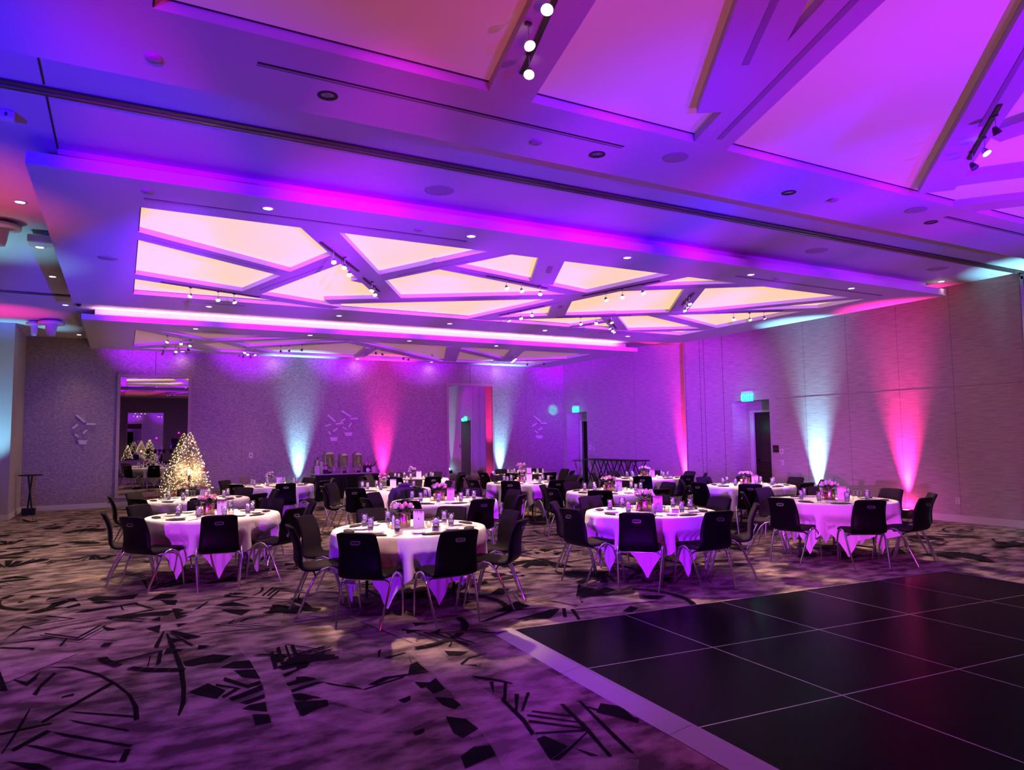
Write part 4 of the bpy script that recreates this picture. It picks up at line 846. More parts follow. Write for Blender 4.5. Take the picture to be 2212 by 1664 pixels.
def arrangement(ti, kind):
    tx, ty = TABLES[ti]; d = Vector((tx, ty)).normalized(); rv = Vector((d.y, -d.x)); rn = random.Random(50+ti)
    at = lambda s, f, z=ZC: (tx+rv.x*s+d.x*f, ty+rv.y*s+d.y*f, z)
    ivory = kind in ('bowl', 'loose'); col = 'ivory' if ivory else 'pink'
    t = thing('flower_arrangement', {'bowl':'ivory roses in a gold cylinder on the %s','loose':'loose ivory flowers in a glass vase on the %s','pink':'pink roses in a gold cylinder on the %s','tall':'two-tier pink and cream bouquet on the %s'}[kind] % TN[ti], 'flowers', at(-.07, .07), 0, 'table centrepieces')
    zt = .15 if kind != 'loose' else .14
    if kind == 'loose': MB().lathe([(.001,0),(.035,0),(.04,.01),(.036,.07),(.045,.14),(.043,.14),(.034,.07),(.038,.012),(.001,.012)], 18).build('vase', M_glass, t)
    else: MB().lathe([(.001,0),(.076,0),(.080,.01),(.080,.145),(.076,.15),(.072,.14),(.070,.012),(.001,.012)], 28).build('vase', M_gold, t)
    R = {'bowl':.150,'loose':.12,'pink':.150,'tall':.150}[kind]
    foliage(R*.95, .12, 230 if kind != 'loose' else 80, ti, zt-.015).build('foliage', M_leaf, t)
    n = {'bowl':11,'loose':10,'pink':13,'tall':18}[kind]
    proto = None
    for i in range(n):
        if kind == 'tall' and i >= 9: c = Vector((rn.uniform(-.08,.06), rn.uniform(-.05,.05), zt+.20+rn.uniform(-.03,.04)))
        elif kind == 'loose': c = Vector((rn.uniform(-.11,.09), rn.uniform(-.06,.06), zt+rn.uniform(.02,.15)))
        else:
            a = i*2.4; rr = R*.82*sqrt((i+.5)/n); c = Vector((rr*cos(a), rr*sin(a), zt+.085-.30*rr+rn.uniform(-.008,.014)))
        m = MB(); r = rn.uniform(.034, .046)*(0.8 if kind == 'loose' else 1)
        random.seed(ti*100+i); petal_rose(m, (0,0,0), r)
        mt = M_rose_w if ivory or (kind == 'tall' and i < 5) else (M_rose_p if i % 4 else M_rose_w)
        o = m.build('blossom', mt, t, c); o.rotation_euler = (rn.uniform(-.4,.4), rn.uniform(-.4,.4), 0)
    # sprigs
    sp = MB()
    for i in range(7 if kind in ('loose','pink') else 5):
        a = rn.uniform(-.6, 3.7); L = rn.uniform(.10,.20); p0 = Vector((0,0,zt)); p2 = Vector((cos(a)*L*.8, sin(a)*L*.3, zt+L*.75)); sp.tube([p0, (p0+p2)/2+Vector((0,0,.01)), p2], .0015, 4)
        for q in range(5): sp.ball(tuple(p0+(p2-p0)*(.6+.1*q)+Vector((rn.uniform(-.01,.01), 0, rn.uniform(-.01,.01)))), .005, 6)
    sp.build('sprigs', M_leaf, t)
    # drip-edged sign block
    yaw = atan2(d.y, d.x)-pi/2+rn.uniform(-.08,.08)
    s = thing('table_sign', 'frosted block sign with gold drips along its top, %s' % TN[ti], 'table sign', at(.095, -.05), yaw, 'drip-edged table signs')
    MB().rbox(-.058,-.010,.004,.058,.012,.190,.003).build('panel', M_acryl, s)
    dr = MB(); x = -.058; P = [(-.0585,.1915)]
    low = []
    while x < .056:
        w_ = rn.uniform(.005,.010); low += [(x, .178), (x+w_*.5, .178-rn.uniform(.004,.05)), (x+w_, .178)]; x += w_
    poly = [(.0585,.1915),(-.0585,.1915),(-.0585,.178)]+[(min(px,.0585),pz) for px,pz in low]+[(.0585,.178)]
    for k2 in range(0, len(low)-2, 3):
        a_, b_, c_ = low[k2:k2+3]; dr.add([(a_[0],-.0115,a_[1]),(c_[0],-.0115,c_[1]),(b_[0],-.0115,b_[1])], [(0,2,1)])
    dr.box(-.0585,-.0115,.178,.0585,.0125,.1915); dr.build('drip_border', M_drip, s)
    MB().rbox(-.066,-.024,0,.066,.024,.006,.002).build('base', M_acryl, s)
    MB().box(-.006,-.0108,.085,.006,-.0102,.10).build('printed_number', M_drip, s)
    # votives
    spots = [(.20,-.02),(-.20,.0),(.12,.12)] if ti in (1, 2, 6, 12) else [(.21,.0),(-.19,-.03)]
    for q, (a_, b_) in enumerate(spots):
        v = thing('votive_candle', '%s glowing votive in ribbed glass on the %s' % (['right', 'left', 'rear'][q], TN[ti]), 'candle', at(a_, b_), 0, 'votive candles')
        MB().lathe([(.001,0),(.030,0),(.033,.005),(.035,.07),(.033,.07),(.030,.008),(.001,.008)], 16).build('holder', M_glass, v)
        MB().lathe([(.001,.009),(.024,.009),(.024,.035),(.001,.035)], 14).build('wax', M_candle, v)
        MB().lathe([(.0005,.036),(.0045,.043),(.005,.048),(.0005,.062)], 8).build('flame', M_flame, v)
    # small gold cylinder beside the vase
    if kind != 'loose': tag(MB().lathe([(.001,0),(.028,0),(.030,.005),(.030,.11),(.027,.11),(.026,.008),(.001,.008)], 18).build('candle_cylinder', M_gold, None, at(-.145, -.02)), 'slim gold cylinder beside the flowers of the %s' % TN[ti], 'cylinder', 'slim gold cylinders')
KINDS_ = ['pink','pink','bowl','bowl','loose','loose','loose','pink','loose','tall','loose','pink','bowl','bowl']
for ti, kd in enumerate(KINDS_): arrangement(ti, kd)
random.seed(99)
def card(ti, s_, f_, lb):
    tx, ty = TABLES[ti]; d = Vector((tx, ty)).normalized(); rv = Vector((d.y, -d.x))
    t = thing('place_card', lb, 'place card', (tx+rv.x*s_+d.x*f_, ty+rv.y*s_+d.y*f_, ZC), atan2(d.y, d.x)-pi/2, 'small drip-edged cards')
    T = Matrix.Rotation(radians(-25), 4, 'X')
    MB().rbox(-.042,-.004,.001,.042,.0,.05,.001,0,T).build('card', M_acryl, t); MB().box(-.0425,-.0046,.042,.0425,.0006,.0505,0,T).build('drip_border', M_drip, t)
card(1, -.11, -.46, 'small gold-edged card left of the sign on the centre front table'); card(1, .27, -.40, 'small gold-edged card right of the sign on the centre front table'); card(2, .30, -.28, 'small gold-edged card on the ivory rose table')
tx, ty = TABLES[1]; d = Vector((tx, ty)).normalized(); rv = Vector((d.y, -d.x))
t = thing('bud_vase', 'slim tall bottle-shaped vase left of the flowers on the centre front table', 'vase', (tx-rv.x*.17-d.x*.10, ty-rv.y*.17-d.y*.10, ZC))
MB().lathe([(.001,0),(.026,0),(.027,.004),(.018,.012),(.016,.10),(.012,.13),(.001,.145)], 14).build('bottle', M_acryl, t)
# jacket over a chair of the table before the urns
tx, ty = TABLES[6]; aj = radians(-96); cx, cy = tx+.95*cos(aj), ty+.95*sin(aj)
jk = thing('jacket', 'grey jacket draped over a chair back at the table before the coffee urns', 'jacket', (cx, cy, 0), aj+pi/2)
m = MB(); vs = []; fs = []; nu, nv = 14, 12; rn = random.Random(5)
for j in range(nv+1):
    t_ = j/nv; s_ = -.22+.60*t_                     # path over the top edge: inner side short, outer side long
    for i in range(nu+1):
        u = -1+2*i/nu
        if s_ < 0: y, z = -.285-.0*s_+.05*(-s_), .89+s_
        else: y, z = -.385-.02*s_-(0 if s_ > .03 else (-.02)), .895-s_
        wv = .012*sin(u*7+t_*5)+.008*sin(u*13)
        vs.append((u*(.225+.02*t_), y-wv if s_ > 0 else y+.5*wv, z+.02*cos(u*3)-.03*abs(u)**3))
for j in range(nv):
    for i in range(nu): fs.append((j*(nu+1)+i, j*(nu+1)+i+1, (j+1)*(nu+1)+i+1, (j+1)*(nu+1)+i))
m.add(vs, fs, 0, True); o = m.build('body', M_jacket, jk); md = o.modifiers.new('t', 'SOLIDIFY'); md.thickness = .012
for sx in (-1, 1): MB().tube([(sx*.20,-.39,.86),(sx*.255,-.40,.74),(sx*.26,-.385,.56),(sx*.245,-.37,.45)], [.035,.048,.043,.036], 10).build('sleeve', M_jacket, jk)
MB().tube([(-.12,-.36,.905),(0,-.395,.925),(.12,-.36,.905)], [.02,.03,.02], 8).build('collar', M_jacket, jk)
# ================================================================== MIRRORS
def wall_mirror(x0, x1, z0, z1, y, fwd, lb, name='wall_mirror'):
    t = thing(name, lb, 'mirror', ((x0+x1)/2, y, 0)); hw = (x1-x0)/2; f = .075; s = -1 if fwd else 1
    ya, yb = sorted((0, s*.06)); m = MB()
    m.box(-hw, ya, z0, -hw+f, yb, z1); m.box(hw-f, ya, z0, hw, yb, z1); m.box(-hw+f, ya, z0, hw-f, yb, z0+f); m.box(-hw+f, ya, z1-f, hw-f, yb, z1)
    m.build('frame', M_beige if name == 'wall_mirror' else M_trim, t)
    ya, yb = sorted((s*.004, s*.025)); g_ = MB().box(-hw+f, ya, z0+f, hw-f, yb, z1-f).build('mirror_glass', M_mirror, t); t['g'] = g_.name; return t
wall_mirror(-.12, 1.72, .235, 3.595, YB, True, 'tall beige-framed mirror behind the lit tree, reflecting the room')
mm = wall_mirror(9.60, 11.40, .22, 3.60, YB, True, 'tall pale-framed mirror right of the pink glow, reflecting the exit door')
g_ = bpy.data.objects[mm['g']]; g_.rotation_euler = (0, 0, radians(-1.5)); g_.location = (0, -.018, 0)
for o_ in list(C.objects):
    if 'g' in o_: del o_['g']
# low platform under the second mirror
pf = MB(); pf.box(9.3, YB-.35, 0, 11.7, YB-.02, .10); pf.box(9.45, YB-.25, .10, 11.55, YB-.02, .20); tag(pf.build('mirror_plinth', M_beige), 'low stepped plinth below the right mirror', 'plinth')

# ================================================================== WALL SCULPTURES
def sculpture(pcs, lb, y=YB):
    t = thing('wall_sculpture', lb, 'wall art', (0, y, 0), 0, 'stick sculptures on the back wall')
    for px, pz_, L, a, w_ in pcs:
        T = Matrix.Translation((px, -.032, pz_)) @ Matrix.Rotation(-a, 4, 'Y')
        m = MB(); m.rbox(-L/2, -.03, -w_/2, L/2, .03, w_/2, .006, 0, T); m.build('stick', M_white, t)
sculpture([(-0.962, 2.383, 0.278, -0.781, 0.05), (-0.718, 2.234, 0.214, -0.002, 0.05), (-1.076, 2.174, 0.161, 0.763, 0.05), (-0.856, 2.03, 0.141, 0.846, 0.05), (-1.033, 1.932, 0.105, -0.664, 0.05), (-0.896, 1.79, 0.219, 0.0, 0.045), (-0.896, 1.733, 0.18, 0.0, 0.07)], 'single cluster of pale wooden sticks on the dim left part of the back wall')
sculpture([(5.719, 2.397, 0.315, -0.715, 0.05), (5.963, 2.238, 0.251, 0.13, 0.05), (5.61, 2.185, 0.175, 0.319, 0.05), (5.836, 2.04, 0.171, 0.631, 0.05), (5.657, 1.943, 0.13, -0.821, 0.05), (5.79, 1.794, 0.254, 0.0, 0.045), (5.79, 1.733, 0.208, 0.0, 0.076)], 'left half of the double cluster of pale sticks above the coffee urns')
sculpture([(6.18, 2.54, 0.332, -0.553, 0.05), (6.425, 2.39, 0.254, 0.028, 0.05), (6.075, 2.34, 0.178, 0.637, 0.05), (6.299, 2.188, 0.166, 0.921, 0.05), (6.123, 2.089, 0.135, -0.517, 0.05), (6.248, 1.937, 0.252, 0.0, 0.045), (6.248, 1.881, 0.207, 0.0, 0.066)], 'right half of the double cluster of pale sticks above the coffee urns')
sculpture([(13.146, 2.385, 0.353, -0.635, 0.05), (13.403, 2.231, 0.277, -0.002, 0.05), (13.029, 2.181, 0.205, 0.52, 0.05), (13.265, 2.031, 0.211, 0.463, 0.05), (13.09, 1.928, 0.152, -0.53, 0.05), (13.218, 1.775, 0.277, 0.0, 0.045), (13.218, 1.721, 0.227, 0.0, 0.064)], 'single cluster of pale sticks right of the second mirror')

# ================================================================== EXIT SIGNS
def exit_sign(X, y, z, lb):
    t = thing('exit_sign', lb, 'exit sign', (X, y, z))
    MB().rbox(-.05,-.19,.115,.0,.19,.16,.006).build('canopy', M_white, t)
    MB().rbox(-.045,-.18,-.105,-.012,.18,.105,.005).build('panel', M_green, t)
    c = bpy.data.curves.new('letters', 'FONT'); c.body = 'EXIT'; c.size = .20; c.extrude = .002; c.align_x = 'CENTER'; c.align_y = 'CENTER'; c.offset = .003
    tmp = bpy.data.objects.new('letters_tmp', c); C.objects.link(tmp); bpy.context.view_layer.update(); me = bpy.data.meshes.new_from_object(tmp.evaluated_get(bpy.context.evaluated_depsgraph_get())); bpy.data.objects.remove(tmp)
    o = bpy.data.objects.new('letters', me); C.objects.link(o); o.parent = t; o.data.materials.clear(); o.data.materials.append(M_greenw); o['label'] = 'pale EXIT lettering'
    o.matrix_local = Matrix(((0,0,-1,-.0475),(-1,0,0,0),(0,1,0,-.004),(0,0,0,1)))
    for k, s_ in enumerate((-1, 1)): MB().box(-.048, s_*.165-.008, -.09, -.0455, s_*.165+.008, .06).build('side_bar', M_green, t)
exit_sign(XR, 13.03, 2.665, 'green EXIT sign above the nearer brown door on the right wall')
exit_sign(XR2, 21.31, 2.70, 'green EXIT sign above the door in the far right corner')
point('exit_lamp', (XR-.16, 13.03, 2.62), (0,1,.4), 2.2, .08); point('exit_lamp', (XR2-.16, 21.31, 2.62), (0,1,.4), 2.2, .08)
spot('exit_lamp', (XR2-.2, 21.2, 2.72), (13.86, YB, 2.72), (0,1,.45), 40, 26, .6, .04)
point('exit_lamp', (XR+.32, 13.2, 1.9), (0,1,.5), .9, .1)

# ================================================================== SWITCHES AND PLATES
def plate(X, y, z, hw, hh, m, lb, cat, kind=0):
    t = thing({'switch':'wall_switch','outlet':'wall_outlet','sign':'door_sign'}[cat], lb, cat, (X, y, z))
    MB().rbox(-.008, -hw, -hh, 0, hw, hh, .002).build('plate', m, t)
    if cat == 'switch': MB().box(-.012, -hw*.3, -hh*.5, -.0081, hw*.3, hh*.5).build('rocker', M_grey, t)
    elif cat == 'outlet':
        n = 1 if hw < .06 else 2
        for q in range(n):
            for s_ in (-1, 1): MB().box(-.0095, (q-.5*(n-1))*hw-.012, s_*hh*.42-.012, -.0081, (q-.5*(n-1))*hw+.012, s_*hh*.42+.012).build('socket', M_dark if n == 2 else M_grey, t)
    else: MB().box(-.010, -hw*.8, -.003, -.0081, hw*.8, .003).build('sign_line', M_gold, t); 
    return t
plate(XR, 12.21, 1.36, .09, .09, M_wood_d, 'square brown room sign beside the nearer exit door', 'sign')
plate(XR, 12.04, 1.30, .05, .06, M_white, 'upper white switch plate beside the nearer exit door', 'switch')
plate(XR, 12.03, 1.03, .04, .06, M_white, 'lower white switch plate beside the nearer exit door', 'switch')
plate(XR, 7.95, .40, .04, .06, M_white, 'white wall outlet low on the wall beside the rightmost chair', 'outlet')
plate(XR, 10.06, .425, .10, .05, M_white, 'wide white double outlet behind the flowers of the rightmost table', 'outlet')
plate(XR2, 20.5, 1.36, .07, .09, M_white, 'larger pink-lit plate beside the far corner door', 'switch')
plate(XR2, 20.3, 1.32, .035, .06, M_white, 'small white switch plate beside the far corner door', 'switch')
t = thing('wall_switch', 'white switch plate on the back wall right of the lit tree', 'switch', (3.36, YB, 1.31)); MB().rbox(-.05,-.008,-.075,.05,0,.075,.002).build('plate', M_white, t); MB().box(-.012,-.012,-.03,.012,-.0081,.03).build('rocker', M_dark, t)
t = thing('wall_display', 'small lit screen on the block wall at the left picture edge', 'screen', (-2.52, 19.88, 1.12)); MB().rbox(-.11,-.03,-.11,.11,0,.11,.01).build('housing', M_white, t); MB().box(-.09,-.032,-.085,.09,-.0301,.085).build('screen', M_screen, t)

# ================================================================== UPLIGHTS
names = ['blue uplight on the floor left of the coffee buffet', 'pink uplight on the floor right of the coffee buffet', 'blue uplight on the floor right of the second mirror', 'pink uplight at the foot of the wall left of the closet doors', 'blue uplight at the foot of the right wall by the exit door', 'pink uplight at the foot of the right wall behind the rightmost table', 'blue uplight beyond the right edge by the folding partition']
for (wl, x, y, col, k), lb in zip(UPL, names):
    t = thing('uplight', lb, 'uplight', (x, y, 0), 0, 'uplights along the walls')
    m = MB(); m.rbox(-.11,-.11,0,.11,.11,.165,.012); m.build('housing', M_black, t)
    MB().lathe([(.001,.168),(.06,.168),(.068,.166)], 16).build('lens', M_up_c if col is CYAN else M_up_p, t)
    MB().tube([(-.12,0,.06),(-.12,0,.19),(.12,0,.19),(.12,0,.06)] if wl == 'right' else [(0,-.12,.06),(0,-.12,.14),(0,-.13,.06)], .006, 6).build('bracket', M_black, t)

# ================================================================== COFFEE BUFFET
by0, by1, bx0, bx1, bz = 20.92, 21.65, 4.95, 6.90, .74
t = thing('buffet_table', 'long table with a black skirt holding the coffee urns by the back wall', 'buffet table')
MB().rbox(bx0, by0, bz-.03, bx1, by1, bz, .004).build('tabletop', M_alu, t)
m = MB(); n = 60; V = []; 
per = [(bx0+.03+(bx1-bx0-.06)*i/n, by0+.05) for i in range(n+1)]+[(bx1-.03, by0+.05+(by1-by0-.1)*i/20) for i in range(1, 21)]+[(bx1-.03-(bx1-bx0-.06)*i/n, by1-.05) for i in range(1, n+1)]+[(bx0+.03, by1-.05-(by1-by0-.1)*i/20) for i in range(1, 20)]
for z in (bz-.031, .35, .01):
    for i, (x, y) in enumerate(per): w_ = .012*sin(i*1.7)*(1 if z < .6 else .3); V.append((x+w_*.3, y+w_, z))
N = len(per); F = []
for j in range(2):
    for i in range(N): F.append((j*N+i, (j+1)*N+i, (j+1)*N+(i+1)%N, j*N+(i+1)%N))
m.add(V, F, 0, True).build('skirt', M_blackcl, t)
def urn(x, y, r, H, lb):
    t = thing('coffee_urn', lb, 'coffee urn', (x, y, bz), 0, 'coffee urns on the buffet')
    b0, b1 = .17, H*.84
    MB().lathe([(.001,b0-.01),(r*.75,b0-.01),(r*.95,b0+.015),(r,b0+.04),(r,b1),(r*1.03,b1+.006),(r*1.03,b1+.014),(r*.98,b1+.018)], 28).build('tank', M_chrome, t)
    MB().lathe([(r*.99,b1+.0185),(r*.9,b1+.05),(r*.55,b1+.075),(.02,b1+.085),(.001,b1+.085)], 24).build('lid', M_chrome, t)
    m = MB(); m.tube([(0,0,b1+.085),(0,0,b1+.105)], .006, 8); m.ball((0,0,b1+.115), .014, 10); m.build('lid_knob', M_chrome, t)
    for k in range(4):
        a = pi/4+k*pi/2; c, s_ = cos(a), sin(a); MB().tube([(c*r*.92, s_*r*.92, b0+.03),(c*r*1.08, s_*r*1.08, b0-.04),(c*r*1.0, s_*r*1.0, .03),(c*r*1.12, s_*r*1.12, .004)], [.010,.009,.007,.009], 8).build('leg', M_chrome, t)
    for sx in (-1, 1): MB().tube([(sx*r*.98,0,b1-.17),(sx*(r+.05),0,b1-.14),(sx*(r+.075),0,b1-.11)], [.006,.008,.009], 8).build('side_handle', M_black if False else M_chrome, t)
    m = MB(); m.tube([(0,-r*.98,b0+.05),(0,-r-.05,b0+.05),(0,-r-.06,b0+.02)], .009, 8); m.tube([(0,-r-.04,b0+.05),(0,-r-.04,b0+.085)], .005, 6); m.build('spigot', M_chrome, t)
    MB().lathe([(.001,.01),(.045,.01),(.045,.05),(.055,.05),(.055,.0),(.001,0)], 14).build('burner', M_black, t)
urn(5.46, 21.3, .142, .665, 'large chrome coffee urn, biggest and leftmost on the buffet')
urn(5.90, 21.3, .112, .60, 'middle smaller chrome coffee urn on the buffet')
urn(6.33, 21.3, .112, .61, 'right smaller chrome coffee urn on the buffet')
t = thing('sign_holder', 'white upright sign holder at the left end of the buffet', 'sign holder', (5.03, 21.05, bz)); MB().rbox(-.07,-.006,.005,.07,.006,.24,.002).build('panel', M_white, t); MB().rbox(-.07,-.05,0,.07,.04,.006,.002).build('foot', M_acryl, t)
t = thing('stir_stick_rack', 'wooden rack of pale packets left of the large urn', 'rack', (5.20, 21.2, bz)); MB().rbox(-.02,-.14,.0,.0,.14,.36,.004).build('side_panel', M_trim, t); MB().rbox(.0,-.14,.0,.16,.14,.10,.004).build('base_box', M_wood_d, t)
m = MB(); m.rbox(.0,-.13,.10,.16,.13,.115,.003); m.rbox(.0,-.02,.24,.16,.13,.255,.003); m.build('shelf', M_wood_d, t)
for i, (x, z) in enumerate([(.035,.116),(.115,.116),(.035,.256),(.115,.256)]):
    MB().rbox(x-.033,-.02,z,x+.033,.10,z+(.115 if z < .2 else .05),.004).build('packet_stack', mat('pink_white_packets', (.75,.45,.5), .7) if i == 0 else bpy.data.materials['pink_white_packets'], t)
t = thing('floral_sprig_vase', 'dark sprig in a slim silver vase at the left end of the buffet', 'vase', (5.12, 21.4, bz)); MB().lathe([(.001,0),(.03,0),(.022,.1),(.03,.40),(.027,.40),(.018,.1),(.001,.02)], 14).build('vase', M_chrome, t)
def twigs(t, z0, n, H, seed):
    rn = random.Random(seed); m = MB()
    for i in range(n):
        p = Vector((0,0,z0)); P = [p.copy()]; a = rn.uniform(0, 6.28); d = Vector((cos(a)*.35, sin(a)*.2, 1))
        for j in range(6): d = (d+Vector((rn.uniform(-.6,.6), rn.uniform(-.3,.3), rn.uniform(-.1,.3)))).normalized(); p = p+d*H/6; P.append(p.copy())
        m.tube(P, [.006,.005,.0045,.004,.003,.0025,.0015], 5)
    m.build('twigs', M_wood_d, t)
twigs(t, .38, 5, .18, 3)
t = thing('cup_carton', 'low shelf of red and white paper cups right of the urns', 'cup holder', (6.62, 21.3, bz)); MB().rbox(-.12,-.1,0,.12,.1,.20,.006).build('stand', M_black, t)
for i in range(5): MB().lathe([(.001,.2005),(.018,.2005),(.023,.27),(.001,.27)], 12, 0, None, (-.095+.048*i, -.02)).build('cup', M_redcap if i % 2 == 0 else M_white, t)
tag(MB().lathe([(.001,0),(.045,0),(.06,.10),(.056,.10),(.042,.006),(.001,.006)], 18).build('bowl', M_chrome, None, (6.58, 21.05, bz)), 'small silver bowl in front of the cup stand', 'bowl')
t = thing('twig_planter', 'black cube planter with bare curly twigs at the right end of the buffet', 'plant', (6.80, 21.35, bz)); MB().rbox(-.06,-.06,0,.06,.06,.13,.006).build('planter', M_black, t); twigs(t, .12, 8, .42, 8)
t = thing('oval_sign', 'little oval framed sign on the buffet before the cups', 'sign', (6.52, 20.98, bz)); m = MB(); m.lathe([(.001,0),(.045,0),(.05,.004),(.045,.008),(.001,.008)], 20, 0, Matrix.Translation((0,0,.075)) @ Matrix.Rotation(pi/2, 4, 'X') @ Matrix.Diagonal((1,1.35,1,1))); m.build('plaque', M_acryl, t)
for i, lb in enumerate(['small pink box stack right of the oval sign', 'tiny red candle cup at the right end of the buffet']):
    if i == 0: tag(MB().rbox(6.66,20.98,bz,6.76,21.08,bz+.17,.004).build('box_stack', bpy.data.materials['pink_white_packets']), lb, 'box')
    else: tag(MB().lathe([(.001,0),(.02,0),(.024,.05),(.001,.05)], 12).build('candle_cup', M_redcap, None, (6.87, 21.02, bz)), lb, 'candle')

# ================================================================== BLACK SERVING STAND AND HIGH TABLE
t = thing('serving_stand', 'long black serving board on crossed folding legs by the far right wall', 'serving stand')
MB().rbox(13.62, 17.1, .955, 14.12, 20.0, .99, .006).build('board', M_black, t)
for k in range(4):
    yc = 17.5+.72*k; m = MB()
    for xx in (13.68, 14.05):
        m.tube([(xx, yc-.26, .0),(xx, yc+.26, .95)], .018, 6); m.tube([(xx+.03, yc+.26, .0),(xx+.03, yc-.26, .95)], .018, 6)
    m.build('folding_leg', M_black, t)
for i in range(5):
    y = 19.85-.14*i
    tag(MB().lathe([(.034,0),(.030,.09),(.022,.10),(.001,.101)], 14).build('upturned_glass', M_glass, None, (13.8, y, .99)), 'upturned clear glass on the black serving stand, %s of five' % ['leftmost','second','middle','fourth','rightmost'][i], 'glass', 'upturned glasses on the serving stand')
t = thing('high_table', 'black round high table in the dark back left alcove', 'table', (-1.92, 21.1, 0))
MB().lathe([(.001,.95),(.25,.95),(.26,.96),(.26,.975),(.001,.975)], 24).build('tabletop', M_black, t)
m = MB(); m.tube([(-.05,0,.95),(.06,0,.0)], .02, 8); m.tube([(.03,0,.95),(-.06,.05,.0)], .02, 8); m.build('leg', M_black, t)
MB().rbox(-.16,-.10,.0,.12,.12,.16,.01).build('base_box', M_black, t)

# ================================================================== LIT TREES
def tree_parts(t, H, R0, seed, nb=620, nl=420):
    rn = random.Random(seed); m = MB(); L = MB()
    MB().tube([(0,0,0),(0,0,H*.9)], [.04,.01], 8).build('trunk', M_wood_d, t)
    rad = lambda z: R0*max(0, 1-(z-.12)/(H-.12))**.82+.02
    for i in range(nb):
        z = .12+(H-.16)*(i/nb)**1.25; a = i*2.39996+rn.uniform(-.3,.3); r = rad(z)*rn.uniform(.82,1.08)
        p0 = Vector((r*.25*cos(a), r*.25*sin(a), z+.06)); p1 = Vector((r*cos(a), r*sin(a), z-.05*r)); d = (p1-p0)
        sd = Vector((-sin(a), cos(a), 0))
        nn = 15
        for k in range(nn):
            f = .2+.8*k/(nn-1); c = p0+d*f
            for s_ in (-1, 1):
                tip = c+d.normalized()*rn.uniform(.02,.045)+sd*s_*rn.uniform(.022,.045)+Vector((0,0,rn.uniform(-.02,.035)))
                o_ = Vector((0,0,.005)); q = d.normalized()*.008
                m.add([c-q, c+q, tip], [(0,1,2)], 0, False)
        m.tube([p0, p1], [.006,.002], 3)
    m.build('branches', M_flock, t)
    for i in range(nl):
        f = (i/nl)**1.15; z = .15+(H-.16)*f; a = i*2.39996*1.7+rn.uniform(-.4,.4); r = rad(z)*rn.uniform(.80,1.08); b = .0075*rn.uniform(.7,1.4)
        c = Vector((r*cos(a), r*sin(a), z))
        L.add([c+Vector((b,0,0)),c+Vector((0,b,0)),c-Vector((b,0,0)),c-Vector((0,b,0)),c+Vector((0,0,b)),c-Vector((0,0,b))], [(0,1,4),(1,2,4),(2,3,4),(3,0,4),(1,0,5),(2,1,5),(3,2,5),(0,3,5)])
    for k in range(10): L.ball((rn.uniform(-.02,.02), rn.uniform(-.02,.02), H-.10+.012*k), .008, 6)
    o = L.build('string_lights', M_fairy, t); o['kind'] = 'stuff'
    return rad
TC = (1.62, 21.05)
t = thing('lit_tree', 'flocked holiday tree glowing with warm lights beside the left mirror', 'tree', (TC[0], TC[1], 0)); rad = tree_parts(t, 1.97, .66, 1)
ORN = [(415,959,'r','red bauble near the top of the lit tree'),(428,964,'b','bronze bauble right of the top red one'),(416,977,'g','large grey bauble below the top of the lit tree'),(442,981,'g','grey bauble on the upper right edge of the lit tree'),
       (406,1004,'b','bronze bauble in the middle left of the lit tree'),(421,1003,'b','bronze bauble in the middle of the lit tree'),(440,1015,'r','red bauble at the right side of the lit tree'),(435,1026,'g','grey bauble below the right red one'),(393,1026,'b','bronze bauble at the lower left edge of the lit tree'),
       (404,1050,'r','orange-red bauble low in the middle of the lit tree'),(377,1068,'r','red bauble at the bottom left of the lit tree'),(450,1042,'g','grey bauble at the lower right edge of the lit tree'),(417,1040,'b','bronze bauble low in the centre of the lit tree'),(398,988,'g','small grey bauble at the upper left of the lit tree')]
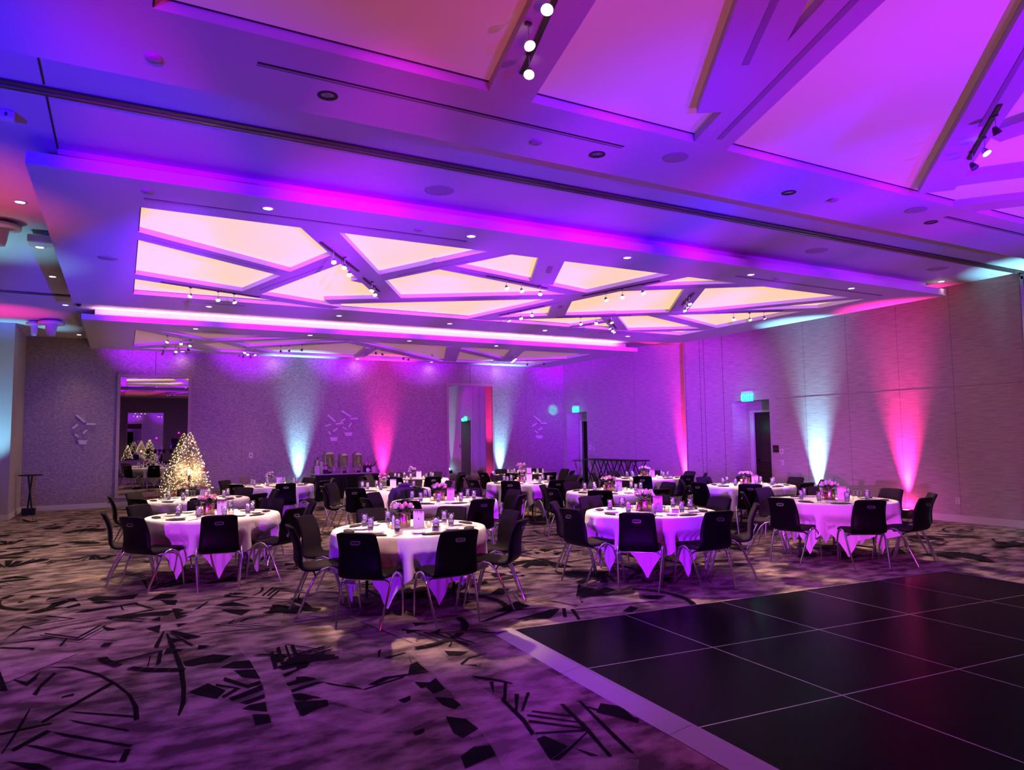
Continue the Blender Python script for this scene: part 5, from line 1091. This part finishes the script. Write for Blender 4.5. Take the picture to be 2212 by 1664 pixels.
for px, py, k, lb in ORN:
    dx, dy_ = (px-1106)/F_PX, (py-832)/F_PX; dr = fw+r2*dx-u2*dy_
    hh = None
    for it in range(6):
        y = TC[1] if hh is None else hh
        q = Vector((0,0,EYE))+dr*(y/dr.y); R_ = rad(max(.15, q.z)); ddx = q.x-TC[0]; hh = TC[1]-sqrt(max(.0, R_*R_-ddx*ddx))*.98
    m = MB(); r_ = .034 if k != 'g' else .038; m.ball((0,0,0), r_, 14); m.tube([(0,0,r_*.9),(0,0,r_+.012)], .006, 6)
    tag(m.build('bauble', {'r':M_redball,'b':M_goldball,'g':M_silverball}[k], None, (q.x, hh, q.z)), lb, 'ornament', 'baubles on the lit tree')
# trees, loudspeaker and light stand near the photographer, seen in the left mirror
t = thing('lit_tree', 'lit holiday tree behind the photographer, seen only in the left mirror', 'tree', (1.5, -2.9, 0)); tree_parts(t, 1.9, .6, 5, 260, 200)
t = thing('lit_tree', 'smaller lit holiday tree left of the other one in the mirror', 'tree', (.35, -3.2, 0)); tree_parts(t, 1.6, .5, 9, 200, 150)
t = thing('loudspeaker', 'black loudspeaker on a pole, seen in the left mirror', 'speaker', (2.74, -1.7, 0)); MB().rbox(-.18,-.17,1.40,.18,.17,1.96,.02).build('cabinet', M_black, t); MB().tube([(0,0,.3),(0,0,1.4)], .02, 8).build('pole', M_black, t)
for k in range(3): a = k*2.094; MB().tube([(0,0,.75),(cos(a)*.5, sin(a)*.5, .0)], .013, 6).build('leg', M_black, t)
t = thing('light_stand', 'black stand with a bar of four stage lamps, seen in the left mirror', 'light stand', (1.95, -1.7, 0)); MB().tube([(0,0,.2),(0,0,1.35)], .02, 8).build('pole', M_black, t); MB().tube([(-.7,0,1.32),(.7,0,1.32)], .018, 8).build('crossbar', M_black, t)
for k in range(3): a = k*2.094+.5; MB().tube([(0,0,.6),(cos(a)*.4, sin(a)*.4, 0)], .013, 6).build('leg', M_black, t)
for x in (-.6,-.22,.22,.6): MB().lathe([(.001,-.05),(.07,-.05),(.09,.10),(.001,.10)], 14, 0, Matrix.Translation((x,.03,1.20)) @ Matrix.Rotation(-pi/2*.9, 4, 'X')).build('stage_lamp', M_black, t)
t = thing('mixing_table', 'white-clothed table of the disc jockey, seen in the left mirror', 'table', (.55, -2.0, 0)); MB().rbox(-.75,-.35,.0,.75,.35,.76,.01).build('cloth', M_cloth, t); MB().rbox(-.35,-.2,.761,.35,.2,.83,.01).build('mixer', M_black, t)
wall_mirror(.25, 2.3, .235, 3.6, YF, False, 'tall mirror on the wall behind the photographer, seen nested in the left mirror')
